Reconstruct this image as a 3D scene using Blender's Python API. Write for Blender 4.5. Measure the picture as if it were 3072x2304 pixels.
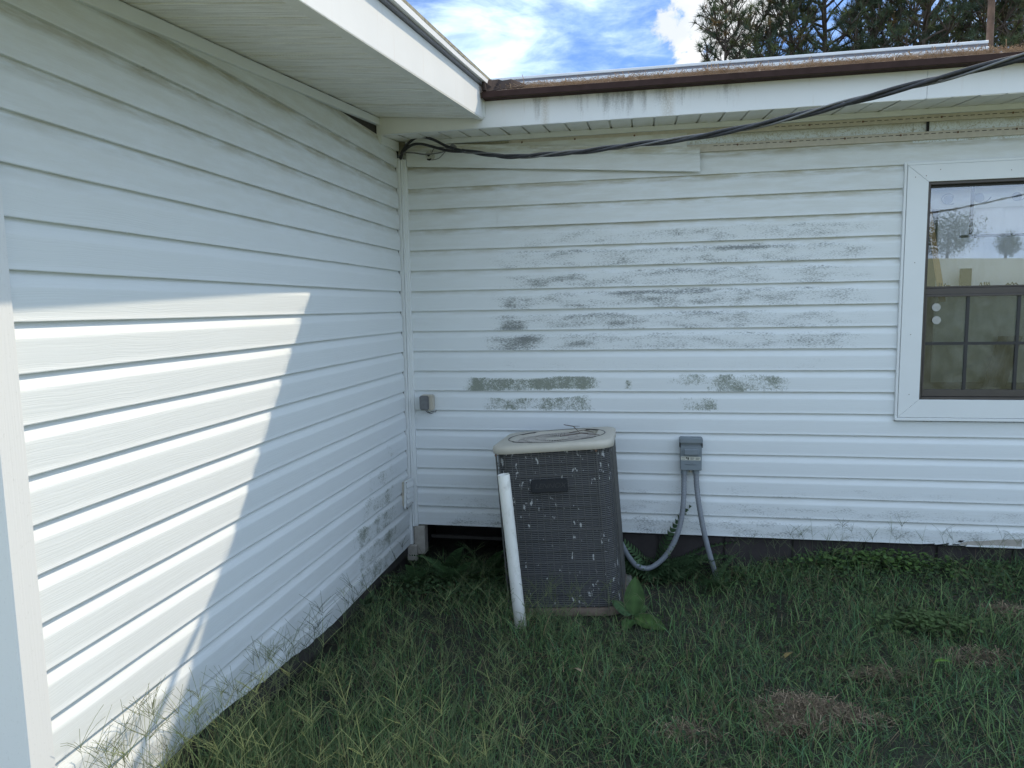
import bpy, bmesh, math, random
import numpy as np
from mathutils import Vector, Matrix, Euler

for o in list(bpy.data.objects):
    bpy.data.objects.remove(o)
SC = bpy.context.scene
COL = SC.collection
rnd = random.Random(7)
RS = np.random.RandomState(11)

# ------------------------------------------------------------------ camera
cam_data = bpy.data.cameras.new("camera")
cam = bpy.data.objects.new("camera", cam_data)
COL.objects.link(cam)
cam_data.sensor_width = 36.0
cam_data.lens = 2117.15 / 3072 * 36.0
cam_data.clip_start = 0.02
cam_data.clip_end = 3000
R = ((0.98355, -0.18062, -0.00233), (0.17978, 0.97758, 0.10961), (-0.01752, -0.10823, 0.99397))
cam.matrix_world = Matrix((
    (R[0][0], R[0][2], -R[0][1], 1.49485),
    (R[1][0], R[1][2], -R[1][1], -4.3423),
    (R[2][0], R[2][2], -R[2][1], 1.41273),
    (0, 0, 0, 1)))
SC.camera = cam

# ------------------------------------------------------------------ light
SUN_DIR = Vector((1.0, 1.202, 1.516)).normalized()
SUN_EL = math.asin(SUN_DIR.z)
SUN_AZ = math.atan2(SUN_DIR.x, SUN_DIR.y)          # from +Y towards +X
world = bpy.data.worlds.new("World")
SC.world = world
world.use_nodes = True
wt = world.node_tree
for n in list(wt.nodes):
    wt.nodes.remove(n)


def N(t, typ, **kw):
    n = t.nodes.new(typ)
    ins = kw.pop('ins', {})
    for k, v in kw.items():
        setattr(n, k, v)
    for k, v in ins.items():
        if hasattr(v, 'is_output'):
            t.links.new(v, n.inputs[k])
        else:
            n.inputs[k].default_value = v
    return n


def M(t, op, a, b=None, c=None, clamp=False):
    n = t.nodes.new('ShaderNodeMath')
    n.operation = op
    n.use_clamp = clamp
    for i, v in enumerate((a, b, c)):
        if v is None:
            continue
        if hasattr(v, 'is_output'):
            t.links.new(v, n.inputs[i])
        else:
            n.inputs[i].default_value = v
    return n.outputs[0]


def SM(t, v, a, b):
    n = t.nodes.new('ShaderNodeMapRange')
    n.interpolation_type = 'SMOOTHSTEP'
    t.links.new(v, n.inputs['Value'])
    n.inputs['From Min'].default_value = a
    n.inputs['From Max'].default_value = b
    return n.outputs['Result']


def MIX(t, fac, a, b, blend='MIX'):
    n = t.nodes.new('ShaderNodeMix')
    n.data_type = 'RGBA'
    n.blend_type = blend
    for sock, v in ((n.inputs[0], fac), (n.inputs[6], a), (n.inputs[7], b)):
        if hasattr(v, 'is_output'):
            t.links.new(v, sock)
        elif isinstance(v, (tuple, list)):
            sock.default_value = tuple(v) + ((1,) if len(v) == 3 else ())
        else:
            sock.default_value = v
    return n.outputs[2]


sky = N(wt, 'ShaderNodeTexSky', sky_type='NISHITA', sun_disc=False)
sky.sun_elevation = SUN_EL
sky.sun_rotation = SUN_AZ
sky.altitude = 100
sky.air_density = 1.0
sky.dust_density = 0.4
sky.ozone_density = 1.6
SKY_STRENGTH = 0.10
# clouds live on a flat sheet high above: direction / z
gen = N(wt, 'ShaderNodeTexCoord').outputs['Generated']
sep = N(wt, 'ShaderNodeSeparateXYZ', ins={0: gen})
zc = M(wt, 'MAXIMUM', sep.outputs[2], 0.03)
u = M(wt, 'DIVIDE', sep.outputs[0], zc)
v = M(wt, 'DIVIDE', sep.outputs[1], zc)
uv = N(wt, 'ShaderNodeCombineXYZ', ins={0: u, 1: v}).outputs[0]


def noise(t, vec, scale, detail=4, rough=0.55, dist=0.0):
    n = N(t, 'ShaderNodeTexNoise', ins={'Vector': vec, 'Scale': scale, 'Detail': detail, 'Roughness': rough, 'Distortion': dist})
    return n.outputs['Fac']


nrm = N(wt, 'ShaderNodeVectorMath', operation='NORMALIZE', ins={0: gen}).outputs[0]


def toward(d, inner, outer):
    """1 close to direction d, 0 beyond `outer` (both as 1-cos of the angle)"""
    dv_ = N(wt, 'ShaderNodeVectorMath', operation='DISTANCE', ins={0: nrm, 1: Vector(d).normalized()[:]}).outputs['Value']
    return SM(wt, dv_, outer, inner)


big = noise(wt, nrm, 3.2, 4, 0.55, 0.4)
mapr = N(wt, 'ShaderNodeMapping', ins={'Vector': nrm, 'Rotation': (0, math.radians(-28), 0), 'Scale': (16, 16, 62)})
ripple = noise(wt, mapr.outputs[0], 1.0, 4, 0.6, 0.5)
mapc = N(wt, 'ShaderNodeMapping', ins={'Vector': nrm, 'Rotation': (0, math.radians(25), 0), 'Scale': (7, 7, 16)})
fine = noise(wt, mapc.outputs[0], 1.0, 6, 0.62, 0.6)
bank = M(wt, 'MAXIMUM', toward((-0.1815, 0.936, 0.300), 0.0, 0.20), M(wt, 'MULTIPLY', toward((-0.06, 0.935, 0.372), 0.0, 0.09), 0.9))
bank2 = toward((-0.135, 0.938, 0.318), 0.02, 0.30)
cir = M(wt, 'ADD', M(wt, 'MULTIPLY', ripple, 0.42), M(wt, 'MULTIPLY', fine, 0.62))
cir = M(wt, 'ADD', cir, M(wt, 'MULTIPLY', big, 0.40))
cir = M(wt, 'ADD', cir, M(wt, 'ADD', M(wt, 'MULTIPLY', bank, 0.22), M(wt, 'MULTIPLY', bank2, 0.10)))
gap_ = toward((0.0, 0.95, 0.33), 0.05, 0.75)
cir = M(wt, 'ADD', cir, M(wt, 'MULTIPLY', M(wt, 'SUBTRACT', 1.0, gap_), 0.50))  # extra cirrus added out of view to brighten the shaded walls
cirm = SM(wt, cir, 0.73, 1.20)
cum = noise(wt, nrm, 13.0, 10, 0.66, 0.3)
heap = M(wt, 'MAXIMUM', toward((0.085, 0.938, 0.338), 0.03, 0.115), toward((0.150, 0.93, 0.36), 0.0, 0.11))
cumv = M(wt, 'ADD', cum, M(wt, 'ADD', M(wt, 'MULTIPLY', heap, 0.34), M(wt, 'MULTIPLY', big, 0.12)))
cumm = SM(wt, cumv, 0.73, 0.84)
cloud_fac = M(wt, 'MAXIMUM', M(wt, 'MULTIPLY', cirm, 0.86), cumm)
shade_n = noise(wt, nrm, 14.0, 5, 0.55, 0.3)
cl_col = MIX(wt, SM(wt, shade_n, 0.35, 0.60), (4.5, 4.8, 5.2), (5.6, 5.7, 5.8))
skycol = MIX(wt, 1.0, sky.outputs[0], (0.42, 0.56, 0.78), 'MULTIPLY')
veil_col = MIX(wt, SM(wt, fine, 0.30, 0.70), (4.3, 5.9, 8.6), (6.4, 7.6, 9.0))
final = MIX(wt, M(wt, 'MULTIPLY', cirm, 0.88), skycol, veil_col)
final = MIX(wt, cumm, final, cl_col)
bg = N(wt, 'ShaderNodeBackground', ins={'Color': final, 'Strength': SKY_STRENGTH})
wo = N(wt, 'ShaderNodeOutputWorld')
wt.links.new(bg.outputs[0], wo.inputs[0])

sl = bpy.data.lights.new("sun", 'SUN')
sl.energy = 2.15
sl.angle = math.radians(0.53)
sl.color = (1.0, 0.85, 0.64)
sun = bpy.data.objects.new("sun", sl)
COL.objects.link(sun)
sun.rotation_euler = SUN_DIR.to_track_quat('Z', 'Y').to_euler()
sun.location = (6, 8, 12)

SC.cycles.diffuse_bounces = 8
vs = SC.view_settings
vs.view_transform = 'Standard'
vs.look = 'None'
vs.gamma = 1.0
vs.use_curve_mapping = False
vs.exposure = 1.0

# ------------------------------------------------------------------ helpers
ORG = {}


def tag(o, label=None, cat=None, group=None, kind=None):
    if label: o['label'] = label
    if cat: o['category'] = cat
    if group: o['group'] = group
    if kind: o['kind'] = kind
    return o


def empty(name, loc, label=None, cat=None, group=None, rot=None):
    o = bpy.data.objects.new(name, None)
    o.empty_display_size = 0.1
    COL.objects.link(o)
    o.location = loc
    if rot is not None:
        o.rotation_euler = rot
    ORG[o.name] = Vector(loc)
    return tag(o, label, cat, group)


def link(name, me, mat, parent=None, loc=(0, 0, 0), label=None):
    o = bpy.data.objects.new(name, me)
    COL.objects.link(o)
    if mat is not None:
        if len(me.materials) == 0:
            for m_ in (mat if isinstance(mat, (list, tuple)) else [mat]):
                me.materials.append(m_)
    if parent is not None:
        o.parent = parent
    o.location = loc
    if label: o['label'] = label
    return o


def mesh(verts, faces, smooth=False):
    me = bpy.data.meshes.new("m")
    me.from_pydata([tuple(x) for x in verts], [], [tuple(f) for f in faces])
    if smooth:
        me.polygons.foreach_set('use_smooth', [True] * len(me.polygons))
    me.update()
    return me


def tri_mesh(co, tris, col=None, attr='col'):
    me = bpy.data.meshes.new("m")
    co = np.asarray(co, np.float32).reshape(-1, 3)
    tris = np.asarray(tris, np.int32).reshape(-1, 3)
    me.vertices.add(len(co))
    me.vertices.foreach_set('co', co.ravel())
    me.loops.add(tris.size)
    me.loops.foreach_set('vertex_index', tris.ravel())
    me.polygons.add(len(tris))
    me.polygons.foreach_set('loop_start', np.arange(0, tris.size, 3, dtype=np.int32))
    try:
        me.polygons.foreach_set('loop_total', np.full(len(tris), 3, dtype=np.int32))
    except Exception:
        pass
    me.update(calc_edges=True)
    if col is not None:
        a = me.color_attributes.new(attr, 'FLOAT_COLOR', 'POINT')
        c = np.ones((len(co), 4), np.float32)
        c[:, :3] = col
        a.data.foreach_set('color', c.ravel())
    return me


class B:
    """collects shapes into one mesh; coordinates in the parent's frame"""
    def __init__(s):
        s.v = []; s.f = []; s.sm = []

    def add(s, v, f, smooth=False):
        k = len(s.v)
        s.v += [tuple(x) for x in v]
        s.f += [tuple(i + k for i in q) for q in f]
        s.sm += [smooth] * len(f)
        return s

    def box(s, x0, x1, y0, y1, z0, z1):
        v = [(x, y, z) for z in (z0, z1) for y in (y0, y1) for x in (x0, x1)]
        return s.add(v, [(0, 2, 3, 1), (4, 5, 7, 6), (0, 1, 5, 4), (2, 6, 7, 3), (0, 4, 6, 2), (1, 3, 7, 5)])

    def hexa(s, p):
        """8 points: bottom ring 0-3 (ccw seen from above), top ring 4-7"""
        return s.add(p, [(3, 2, 1, 0), (4, 5, 6, 7), (0, 1, 5, 4), (1, 2, 6, 5), (2, 3, 7, 6), (3, 0, 4, 7)])

    def tube(s, pts, r, n=10, cap=True):
        pts = [Vector(p) for p in pts]
        rr = r if isinstance(r, (list, tuple)) else [r] * len(pts)
        ring0 = len(s.v)
        up = Vector((0, 0, 1))
        t0 = (pts[1] - pts[0]).normalized()
        if abs(t0.dot(up)) > 0.95: up = Vector((1, 0, 0))
        a = t0.cross(up).normalized()
        V = []; F = []
        for i, p in enumerate(pts):
            t = (pts[min(i + 1, len(pts) - 1)] - pts[max(i - 1, 0)]).normalized()
            a = (a - t * a.dot(t)).normalized()
            b = t.cross(a)
            for k in range(n):
                w = 2 * math.pi * k / n
                V.append(p + (a * math.cos(w) + b * math.sin(w)) * rr[i])
        for i in range(len(pts) - 1):
            for k in range(n):
                F.append((i * n + k, i * n + (k + 1) % n, (i + 1) * n + (k + 1) % n, (i + 1) * n + k))
        s.add(V, F, True)
        if cap:
            L = len(pts) - 1
            s.add([V[k] for k in range(n)], [tuple(range(n))[::-1]])
            s.add([V[L * n + k] for k in range(n)], [tuple(range(n))])
        return s

    def me(s, bevel=0.0, seg=1):
        m = bpy.data.meshes.new("m")
        m.from_pydata(s.v, [], s.f)
        m.polygons.foreach_set('use_smooth', s.sm)
        m.update()
        if bevel > 0:
            bm = bmesh.new(); bm.from_mesh(m)
            bmesh.ops.remove_doubles(bm, verts=bm.verts, dist=1e-6)
            bmesh.ops.bevel(bm, geom=list(bm.edges), offset=bevel, segments=seg, affect='EDGES', clamp_overlap=True)
            bm.to_mesh(m); bm.free()
        return m

    def obj(s, name, mat, parent=None, bevel=0.0, seg=1, label=None, loc=(0, 0, 0)):
        return link(name, s.me(bevel, seg), mat, parent, loc, label)


def box(name, x0, x1, y0, y1, z0, z1, mat, parent=None, bevel=0.0, label=None, seg=1):
    o = None
    if parent is not None:
        q = ORG.get(parent.name, Vector((0, 0, 0)))
        x0 -= q.x; x1 -= q.x; y0 -= q.y; y1 -= q.y; z0 -= q.z; z1 -= q.z
    return B().box(x0, x1, y0, y1, z0, z1).obj(name, mat, parent, bevel, seg, label)


# ------------------------------------------------------------------ materials
def new_mat(name):
    m = bpy.data.materials.new(name)
    m.use_nodes = True
    t = m.node_tree
    bsdf = t.nodes['Principled BSDF']
    return m, t, bsdf


def simple(name, col, rough=0.6, metal=0.0, var=0.08, scale=12.0, bump=0.0, bscale=80.0, spec=0.5):
    m, t, b = new_mat(name)
    oc = N(t, 'ShaderNodeTexCoord').outputs['Object']
    n = noise(t, oc, scale, 5, 0.6)
    lo = tuple(max(0, c * (1 - var * 2)) for c in col)
    hi = tuple(min(1, c * (1 + var)) for c in col)
    t.links.new(MIX(t, n, lo, hi), b.inputs['Base Color'])
    b.inputs['Roughness'].default_value = rough
    b.inputs['Metallic'].default_value = metal
    b.inputs['Specular IOR Level'].default_value = spec
    if bump > 0:
        n2 = noise(t, oc, bscale, 4, 0.6)
        bp = N(t, 'ShaderNodeBump', ins={'Strength': bump, 'Distance': 0.002, 'Height': n2})
        t.links.new(bp.outputs[0], b.inputs['Normal'])
    return m


def siding_mat(name, base=(0.70, 0.735, 0.745)):
    m, t, b = new_mat(name)
    oc = N(t, 'ShaderNodeTexCoord').outputs['Object']
    geo = N(t, 'ShaderNodeNewGeometry')
    pos = oc
    wear = N(t, 'ShaderNodeVertexColor', layer_name='wear').outputs['Color']
    ws = N(t, 'ShaderNodeSeparateColor', ins={0: wear})
    # embossed wood grain running along the board
    warp = noise(t, pos, 2.3, 3, 0.5)
    s3 = N(t, 'ShaderNodeSeparateXYZ', ins={0: pos})
    zz = M(t, 'ADD', s3.outputs[2], M(t, 'MULTIPLY', warp, 0.045))
    cx = M(t, 'MULTIPLY', s3.outputs[0], 0.012)
    cy = M(t, 'MULTIPLY', s3.outputs[1], 0.012)
    gv = N(t, 'ShaderNodeCombineXYZ', ins={0: cx, 1: cy, 2: zz}).outputs[0]
    grain = noise(t, gv, 260.0, 2, 0.5)
    g2 = SM(t, grain, 0.40, 0.56)
    fleck = noise(t, pos, 420.0, 3, 0.6)
    hgt = M(t, 'ADD', g2, M(t, 'MULTIPLY', fleck, 0.25))
    bp = N(t, 'ShaderNodeBump', ins={'Strength': 0.26, 'Distance': 0.0007, 'Height': hgt})
    t.links.new(bp.outputs[0], b.inputs['Normal'])
    # broad weathering
    bn = noise(t, pos, 1.7, 4, 0.6)
    col = MIX(t, bn, tuple(c * 0.955 for c in base), tuple(min(1, c * 1.03) for c in base))
    sp = noise(t, pos, 190.0, 5, 0.75)
    spm = SM(t, sp, 0.60, 0.75)
    col = MIX(t, M(t, 'MULTIPLY', spm, 0.30), col, (0.36, 0.37, 0.33))
    # beige cove dirt, with painted bounce light on the upper courses
    dn = noise(t, N(t, 'ShaderNodeMapping', ins={'Vector': pos, 'Scale': (1, 1, 6)}).outputs[0], 5.0, 5, 0.65)
    dm = M(t, 'MULTIPLY', ws.outputs[2], SM(t, dn, 0.25, 0.7), clamp=True)
    col = MIX(t, dm, col, (0.44, 0.42, 0.33))
    # mildew: black specks elongated along the grain
    sv = N(t, 'ShaderNodeMapping', ins={'Vector': pos, 'Scale': (0.5, 0.5, 1.9)}).outputs[0]
    m1 = noise(t, sv, 135.0, 5, 0.75)
    m2 = noise(t, sv, 11.0, 4, 0.6)
    mm = M(t, 'ADD', M(t, 'MULTIPLY', m1, 0.75), M(t, 'MULTIPLY', m2, 0.45))
    mm = M(t, 'ADD', mm, M(t, 'MULTIPLY', ws.outputs[0], 0.20))
    mk = M(t, 'MULTIPLY', SM(t, mm, 0.655, 0.82), SM(t, ws.outputs[0], 0.02, 0.30))
    col = MIX(t, M(t, 'MULTIPLY', mk, 0.80), col, (0.085, 0.095, 0.085))
    # green algae film with grazed pale squiggles
    a1 = noise(t, pos, 60.0, 5, 0.7, 1.8)
    a2 = noise(t, pos, 8.0, 4, 0.6)
    aa = M(t, 'ADD', M(t, 'MULTIPLY', a1, 0.6), M(t, 'MULTIPLY', a2, 0.5))
    aa = M(t, 'ADD', aa, M(t, 'MULTIPLY', ws.outputs[1], 0.24))
    ak = M(t, 'MULTIPLY', SM(t, aa, 0.635, 0.80), SM(t, ws.outputs[1], 0.02, 0.35))
    agc = MIX(t, SM(t, m1, 0.4, 0.6), (0.17, 0.20, 0.12), (0.07, 0.085, 0.06))
    col = MIX(t, M(t, 'MULTIPLY', ak, 0.80), col, agc)
    t.links.new(col, b.inputs['Base Color'])
    b.inputs['Roughness'].default_value = 0.5
    b.inputs['Specular IOR Level'].default_value = 0.35
    return m


MAT = {}
MAT['siding'] = siding_mat('vinyl_siding')
MAT['trim'] = simple('white_trim', (0.72, 0.745, 0.745), 0.45, 0, 0.03, 5, 0.12, 260)
MAT['post'] = None
m, t, b = new_mat('grained_post')
oc = N(t, 'ShaderNodeTexCoord').outputs['Object']
mp = N(t, 'ShaderNodeMapping', ins={'Vector': oc, 'Scale': (1, 1, 0.02)})
gn = noise(t, mp.outputs[0], 210, 3, 0.55)
sp = noise(t, oc, 130, 4, 0.7)
cc = MIX(t, M(t, 'MULTIPLY', SM(t, sp, 0.58, 0.72), 0.25), (0.70, 0.71, 0.71), (0.42, 0.42, 0.40))
t.links.new(cc, b.inputs['Base Color'])
bp = N(t, 'ShaderNodeBump', ins={'Strength': 0.4, 'Distance': 0.001, 'Height': gn})
t.links.new(bp.outputs[0], b.inputs['Normal'])
b.inputs['Roughness'].default_value = 0.5
MAT['post'] = m


def fascia_mat(name, streaks):
    m, t, b = new_mat(name)
    oc = N(t, 'ShaderNodeTexCoord').outputs['Object']
    base = MIX(t, noise(t, oc, 3.0, 4, 0.6), (0.68, 0.69, 0.69), (0.79, 0.80, 0.79))
    wear = N(t, 'ShaderNodeVertexColor', layer_name='wear').outputs['Color']
    ws = N(t, 'ShaderNodeSeparateColor', ins={0: wear})
    mp = N(t, 'ShaderNodeMapping', ins={'Vector': oc, 'Scale': (1, 1, 0.13)})
    st = noise(t, mp.outputs[0], 26.0, 5, 0.65)
    fn = noise(t, oc, 120.0, 5, 0.7)
    k = M(t, 'ADD', M(t, 'MULTIPLY', st, 0.7), M(t, 'MULTIPLY', fn, 0.35))
    k = M(t, 'ADD', k, M(t, 'MULTIPLY', ws.outputs[0], 0.42))
    k = M(t, 'MULTIPLY', SM(t, k, 0.66, 1.05), SM(t, ws.outputs[0], 0.0, 0.25))
    col = MIX(t, M(t, 'MULTIPLY', k, 0.85), base, (0.12, 0.125, 0.115))
    pk = M(t, 'MULTIPLY', SM(t, st, 0.55, 0.8), streaks)
    col = MIX(t, pk, col, (0.62, 0.55, 0.49))
    rk = M(t, 'MULTIPLY', ws.outputs[1], SM(t, fn, 0.3, 0.6))
    col = MIX(t, rk, col, (0.36, 0.29, 0.18))
    t.links.new(col, b.inputs['Base Color'])
    b.inputs['Roughness'].default_value = 0.42
    return m


MAT['fascia'] = fascia_mat('painted_metal_fascia', 0.35)
MAT['soffit'] = simple('weathered_soffit', (0.76, 0.75, 0.69), 0.6, 0, 0.10, 9, 0.35, 140)
# soffit with streaky dirt across the overhang
m, t, b = new_mat('streaked_soffit')
oc = N(t, 'ShaderNodeTexCoord').outputs['Object']
mp = N(t, 'ShaderNodeMapping', ins={'Vector': oc, 'Scale': (0.6, 9, 1)})
s1 = noise(t, mp.outputs[0], 9, 5, 0.7)
s2 = noise(t, oc, 240, 3, 0.7)
k = M(t, 'ADD', M(t, 'MULTIPLY', s1, 0.8), M(t, 'MULTIPLY', s2, 0.3))
t.links.new(MIX(t, SM(t, k, 0.38, 0.75), (0.86, 0.85, 0.80), (0.60, 0.58, 0.52)), b.inputs['Base Color'])
b.inputs['Roughness'].default_value = 0.6
mp2 = N(t, 'ShaderNodeMapping', ins={'Vector': oc, 'Scale': (0.02, 1, 1)})
bp = N(t, 'ShaderNodeBump', ins={'Strength': 0.3, 'Distance': 0.001, 'Height': noise(t, mp2.outputs[0], 260, 3, 0.6)})
t.links.new(bp.outputs[0], b.inputs['Normal'])
MAT['soffit_streak'] = m
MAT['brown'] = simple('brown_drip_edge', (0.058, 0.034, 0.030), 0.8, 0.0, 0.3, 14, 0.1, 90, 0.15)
MAT['flash'] = simple('dull_brown_flashing', (0.06, 0.045, 0.04), 0.95, 0, 0.3, 30, 0, 80, 0.1)
MAT['roof'] = simple('brown_shingle', (0.17, 0.125, 0.095), 0.9, 0, 0.35, 60, 0.6, 200)
MAT['needle_litter'] = simple('dry_pine_needle', (0.42, 0.27, 0.16), 0.8, 0, 0.3, 30)
MAT['galv'] = simple('white_ridge_metal', (0.78, 0.79, 0.80), 0.4, 0.0, 0.08, 6)
MAT['greymetal'] = simple('grey_roof_metal', (0.20, 0.20, 0.23), 0.5, 0.0, 0.15, 8)
MAT['moss'] = simple('mossy_roof_edge', (0.30, 0.29, 0.22), 0.9, 0, 0.55, 34, 0.6, 120)
MAT['dark'] = simple('dark_wood', (0.05, 0.045, 0.04), 0.9, 0, 0.3, 12, 0.5, 40)  # even near-black brown for sheathing and crawlspace wood
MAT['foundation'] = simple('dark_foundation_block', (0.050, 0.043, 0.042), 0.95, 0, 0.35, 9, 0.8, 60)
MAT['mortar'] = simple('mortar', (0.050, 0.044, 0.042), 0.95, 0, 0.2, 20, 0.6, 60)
MAT['oldboard'] = None
m, t, b = new_mat('old_speckled_board')
oc = N(t, 'ShaderNodeTexCoord').outputs['Object']
a = noise(t, oc, 70, 6, 0.75, 1.2)
c2 = noise(t, oc, 5, 4, 0.6)
sepz = N(t, 'ShaderNodeSeparateXYZ', ins={0: oc}).outputs[2]
topd = M(t, 'MULTIPLY', SM(t, sepz, 2.345, 2.40), 0.8)
col = MIX(t, SM(t, a, 0.48, 0.62), (0.66, 0.72, 0.76), (0.42, 0.41, 0.34))
col = MIX(t, M(t, 'ADD', topd, M(t, 'MULTIPLY', SM(t, c2, 0.5, 0.7), 0.4), clamp=True), col, (0.36, 0.33, 0.22))
spk = SM(t, noise(t, oc, 140, 4, 0.75), 0.66, 0.72)
col = MIX(t, M(t, 'MULTIPLY', spk, 0.7), col, (0.10, 0.10, 0.08))
t.links.new(col, b.inputs['Base Color'])
b.inputs['Roughness'].default_value = 0.8
bp = N(t, 'ShaderNodeBump', ins={'Strength': 0.5, 'Distance': 0.002, 'Height': a})
t.links.new(bp.outputs[0], b.inputs['Normal'])
MAT['oldboard'] = m
MAT['black'] = simple('black_gap', (0.012, 0.012, 0.012), 0.8, 0, 0.1)
MAT['cable'] = simple('weathered_black_cable', (0.035, 0.036, 0.040), 0.55, 0, 0.45, 60, 0.3, 150)
MAT['bare_wire'] = simple('bare_aluminium_strand', (0.20, 0.20, 0.195), 0.6, 0.4, 0.2, 60, 0.5, 300)
MAT['porcelain'] = simple('dirty_glass_insulator', (0.48, 0.48, 0.42), 0.3, 0, 0.2, 50)
MAT['grey_pvc'] = simple('grey_electrical_paint', (0.20, 0.235, 0.26), 0.5, 0, 0.10, 20, 0.08, 120)
MAT['conduit'] = simple('grey_conduit', (0.215, 0.235, 0.26), 0.5, 0, 0.14, 24, 0.1, 90)
MAT['frame'] = simple('bronze_window_frame', (0.085, 0.075, 0.068), 0.45, 0.3, 0.15, 10)
MAT['frame2'] = simple('dark_muntin', (0.028, 0.028, 0.030), 0.5, 0.0, 0.15, 10)


# white pvc pipe, blotchy
m, t, b = new_mat('white_pvc_pipe')
oc = N(t, 'ShaderNodeTexCoord').outputs['Object']
k = noise(t, N(t, 'ShaderNodeMapping', ins={'Vector': oc, 'Scale': (1, 1, 0.5)}).outputs[0], 30, 6, 0.7)
sz = N(t, 'ShaderNodeSeparateXYZ', ins={0: oc}).outputs[2]
low = SM(t, sz, 0.22, 0.02)
kk = M(t, 'ADD', M(t, 'MULTIPLY', SM(t, k, 0.5, 0.72), 0.35), M(t, 'MULTIPLY', low, 0.6), clamp=True)
t.links.new(MIX(t, kk, (0.74, 0.74, 0.70), (0.27, 0.26, 0.21)), b.inputs['Base Color'])
b.inputs['Roughness'].default_value = 0.4
MAT['pvc'] = m

# condenser coil: thin fins, grime and white blotches
m, t, b = new_mat('condenser_coil')
oc = N(t, 'ShaderNodeTexCoord').outputs['Object']
sz = N(t, 'ShaderNodeSeparateXYZ', ins={0: oc}).outputs[2]
wob = M(t, 'MULTIPLY', noise(t, oc, 14, 3, 0.6), 0.004)
fr = M(t, 'FRACT', M(t, 'MULTIPLY', M(t, 'ADD', sz, wob), 105.0))
tri = M(t, 'ABSOLUTE', M(t, 'SUBTRACT', fr, 0.5))
finm = SM(t, tri, 0.12, 0.42)
g1 = noise(t, oc, 7, 5, 0.65)
col = MIX(t, finm, (0.024, 0.025, 0.027), (0.145, 0.147, 0.150))
col = MIX(t, M(t, 'MULTIPLY', SM(t, g1, 0.45, 0.75), 0.55), col, (0.085, 0.088, 0.085))
topz = SM(t, sz, 0.6, 0.83)
w1 = noise(t, N(t, 'ShaderNodeMapping', ins={'Vector': oc, 'Scale': (1.0, 1.0, 0.55)}).outputs[0], 44, 4, 0.55, 0.3)
w2 = noise(t, oc, 3.1, 3, 0.5)
ww = M(t, 'ADD', w1, M(t, 'MULTIPLY', M(t, 'SUBTRACT', w2, 0.5), 0.35))
ww = M(t, 'ADD', ww, M(t, 'MULTIPLY', topz, 0.03))
wm = SM(t, ww, 0.645, 0.690)
col = MIX(t, M(t, 'MULTIPLY', wm, 0.9), col, (0.55, 0.56, 0.55))
t.links.new(col, b.inputs['Base Color'])
b.inputs['Roughness'].default_value = 0.65
b.inputs['Metallic'].default_value = 0.15
bp = N(t, 'ShaderNodeBump', ins={'Strength': 0.7, 'Distance': 0.003, 'Height': finm})
t.links.new(bp.outputs[0], b.inputs['Normal'])
MAT['coil'] = m
MAT['cap'] = simple('beige_enamel', (0.50, 0.47, 0.40), 0.45, 0.0, 0.10, 9, 0.06, 60)
MAT['acwire'] = simple('dull_guard_wire', (0.12, 0.12, 0.115), 0.5, 0.4, 0.25, 40)
MAT['shroud'] = simple('dark_fan_shroud', (0.07, 0.068, 0.064), 0.8, 0, 0.3, 12)
MAT['fanwire'] = simple('beige_fan_guard_wire', (0.42, 0.39, 0.35), 0.5, 0, 0.15, 40)
MAT['plate'] = simple('black_nameplate', (0.010, 0.012, 0.016), 0.6, 0, 0.1, 20)
MAT['letters'] = simple('embossed_black_letter', (0.036, 0.038, 0.042), 0.45, 0, 0.1, 20)
MAT['rust'] = simple('rusty_steel', (0.19, 0.115, 0.075), 0.85, 0, 0.45, 14, 0.6, 70)
MAT['rustpan'] = simple('rusty_base_pan', (0.16, 0.12, 0.09), 0.8, 0, 0.4, 20, 0.4, 70)
MAT['slab'] = simple('concrete_pad', (0.22, 0.21, 0.19), 0.95, 0, 0.3, 14, 0.7, 80)
MAT['bark'] = simple('pine_bark', (0.12, 0.09, 0.07), 0.95, 0, 0.4, 8, 0.8, 20)
MAT['twig'] = simple('dry_twig', (0.16, 0.13, 0.11), 0.9, 0, 0.3, 30)
MAT['block'] = simple('weathered_corner_block', (0.42, 0.39, 0.34), 0.9, 0, 0.25, 20, 0.6, 80)
MAT['label'] = simple('faded_sticker', (0.62, 0.62, 0.54), 0.5, 0, 0.1, 60)
MAT['ink'] = simple('sticker_ink', (0.03, 0.03, 0.03), 0.6, 0, 0.1)
MAT['lamp_face'] = simple('grey_scratched_cover', (0.17, 0.175, 0.18), 0.6, 0, 0.2, 60, 0.3, 120)
MAT['beige'] = simple('old_beige_plastic', (0.52, 0.48, 0.40), 0.5, 0, 0.15, 40)
MAT['curtain'] = simple('white_curtain', (0.82, 0.84, 0.86), 0.9, 0, 0.04, 8)
MAT['scroll'] = simple('blue_scroll_print', (0.30, 0.36, 0.47), 0.9, 0, 0.1, 8)
MAT['room'] = simple('room_wall', (0.26, 0.28, 0.29), 0.9, 0, 0.1, 3)
MAT['wood'] = simple('orange_wood', (0.42, 0.26, 0.11), 0.5, 0, 0.2, 12)
MAT['drape'] = simple('dark_drape', (0.10, 0.10, 0.09), 0.9, 0, 0.2, 8)
MAT['sticker'] = simple('pale_round_sticker', (0.42, 0.42, 0.39), 0.7, 0, 0.15, 60)
MAT['insect'] = simple('dead_leaf', (0.05, 0.045, 0.04), 0.9, 0, 0.2, 60)
MAT['cardboard'] = simple('olive_card', (0.05, 0.048, 0.035), 0.9, 0, 0.2, 10)


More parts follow.
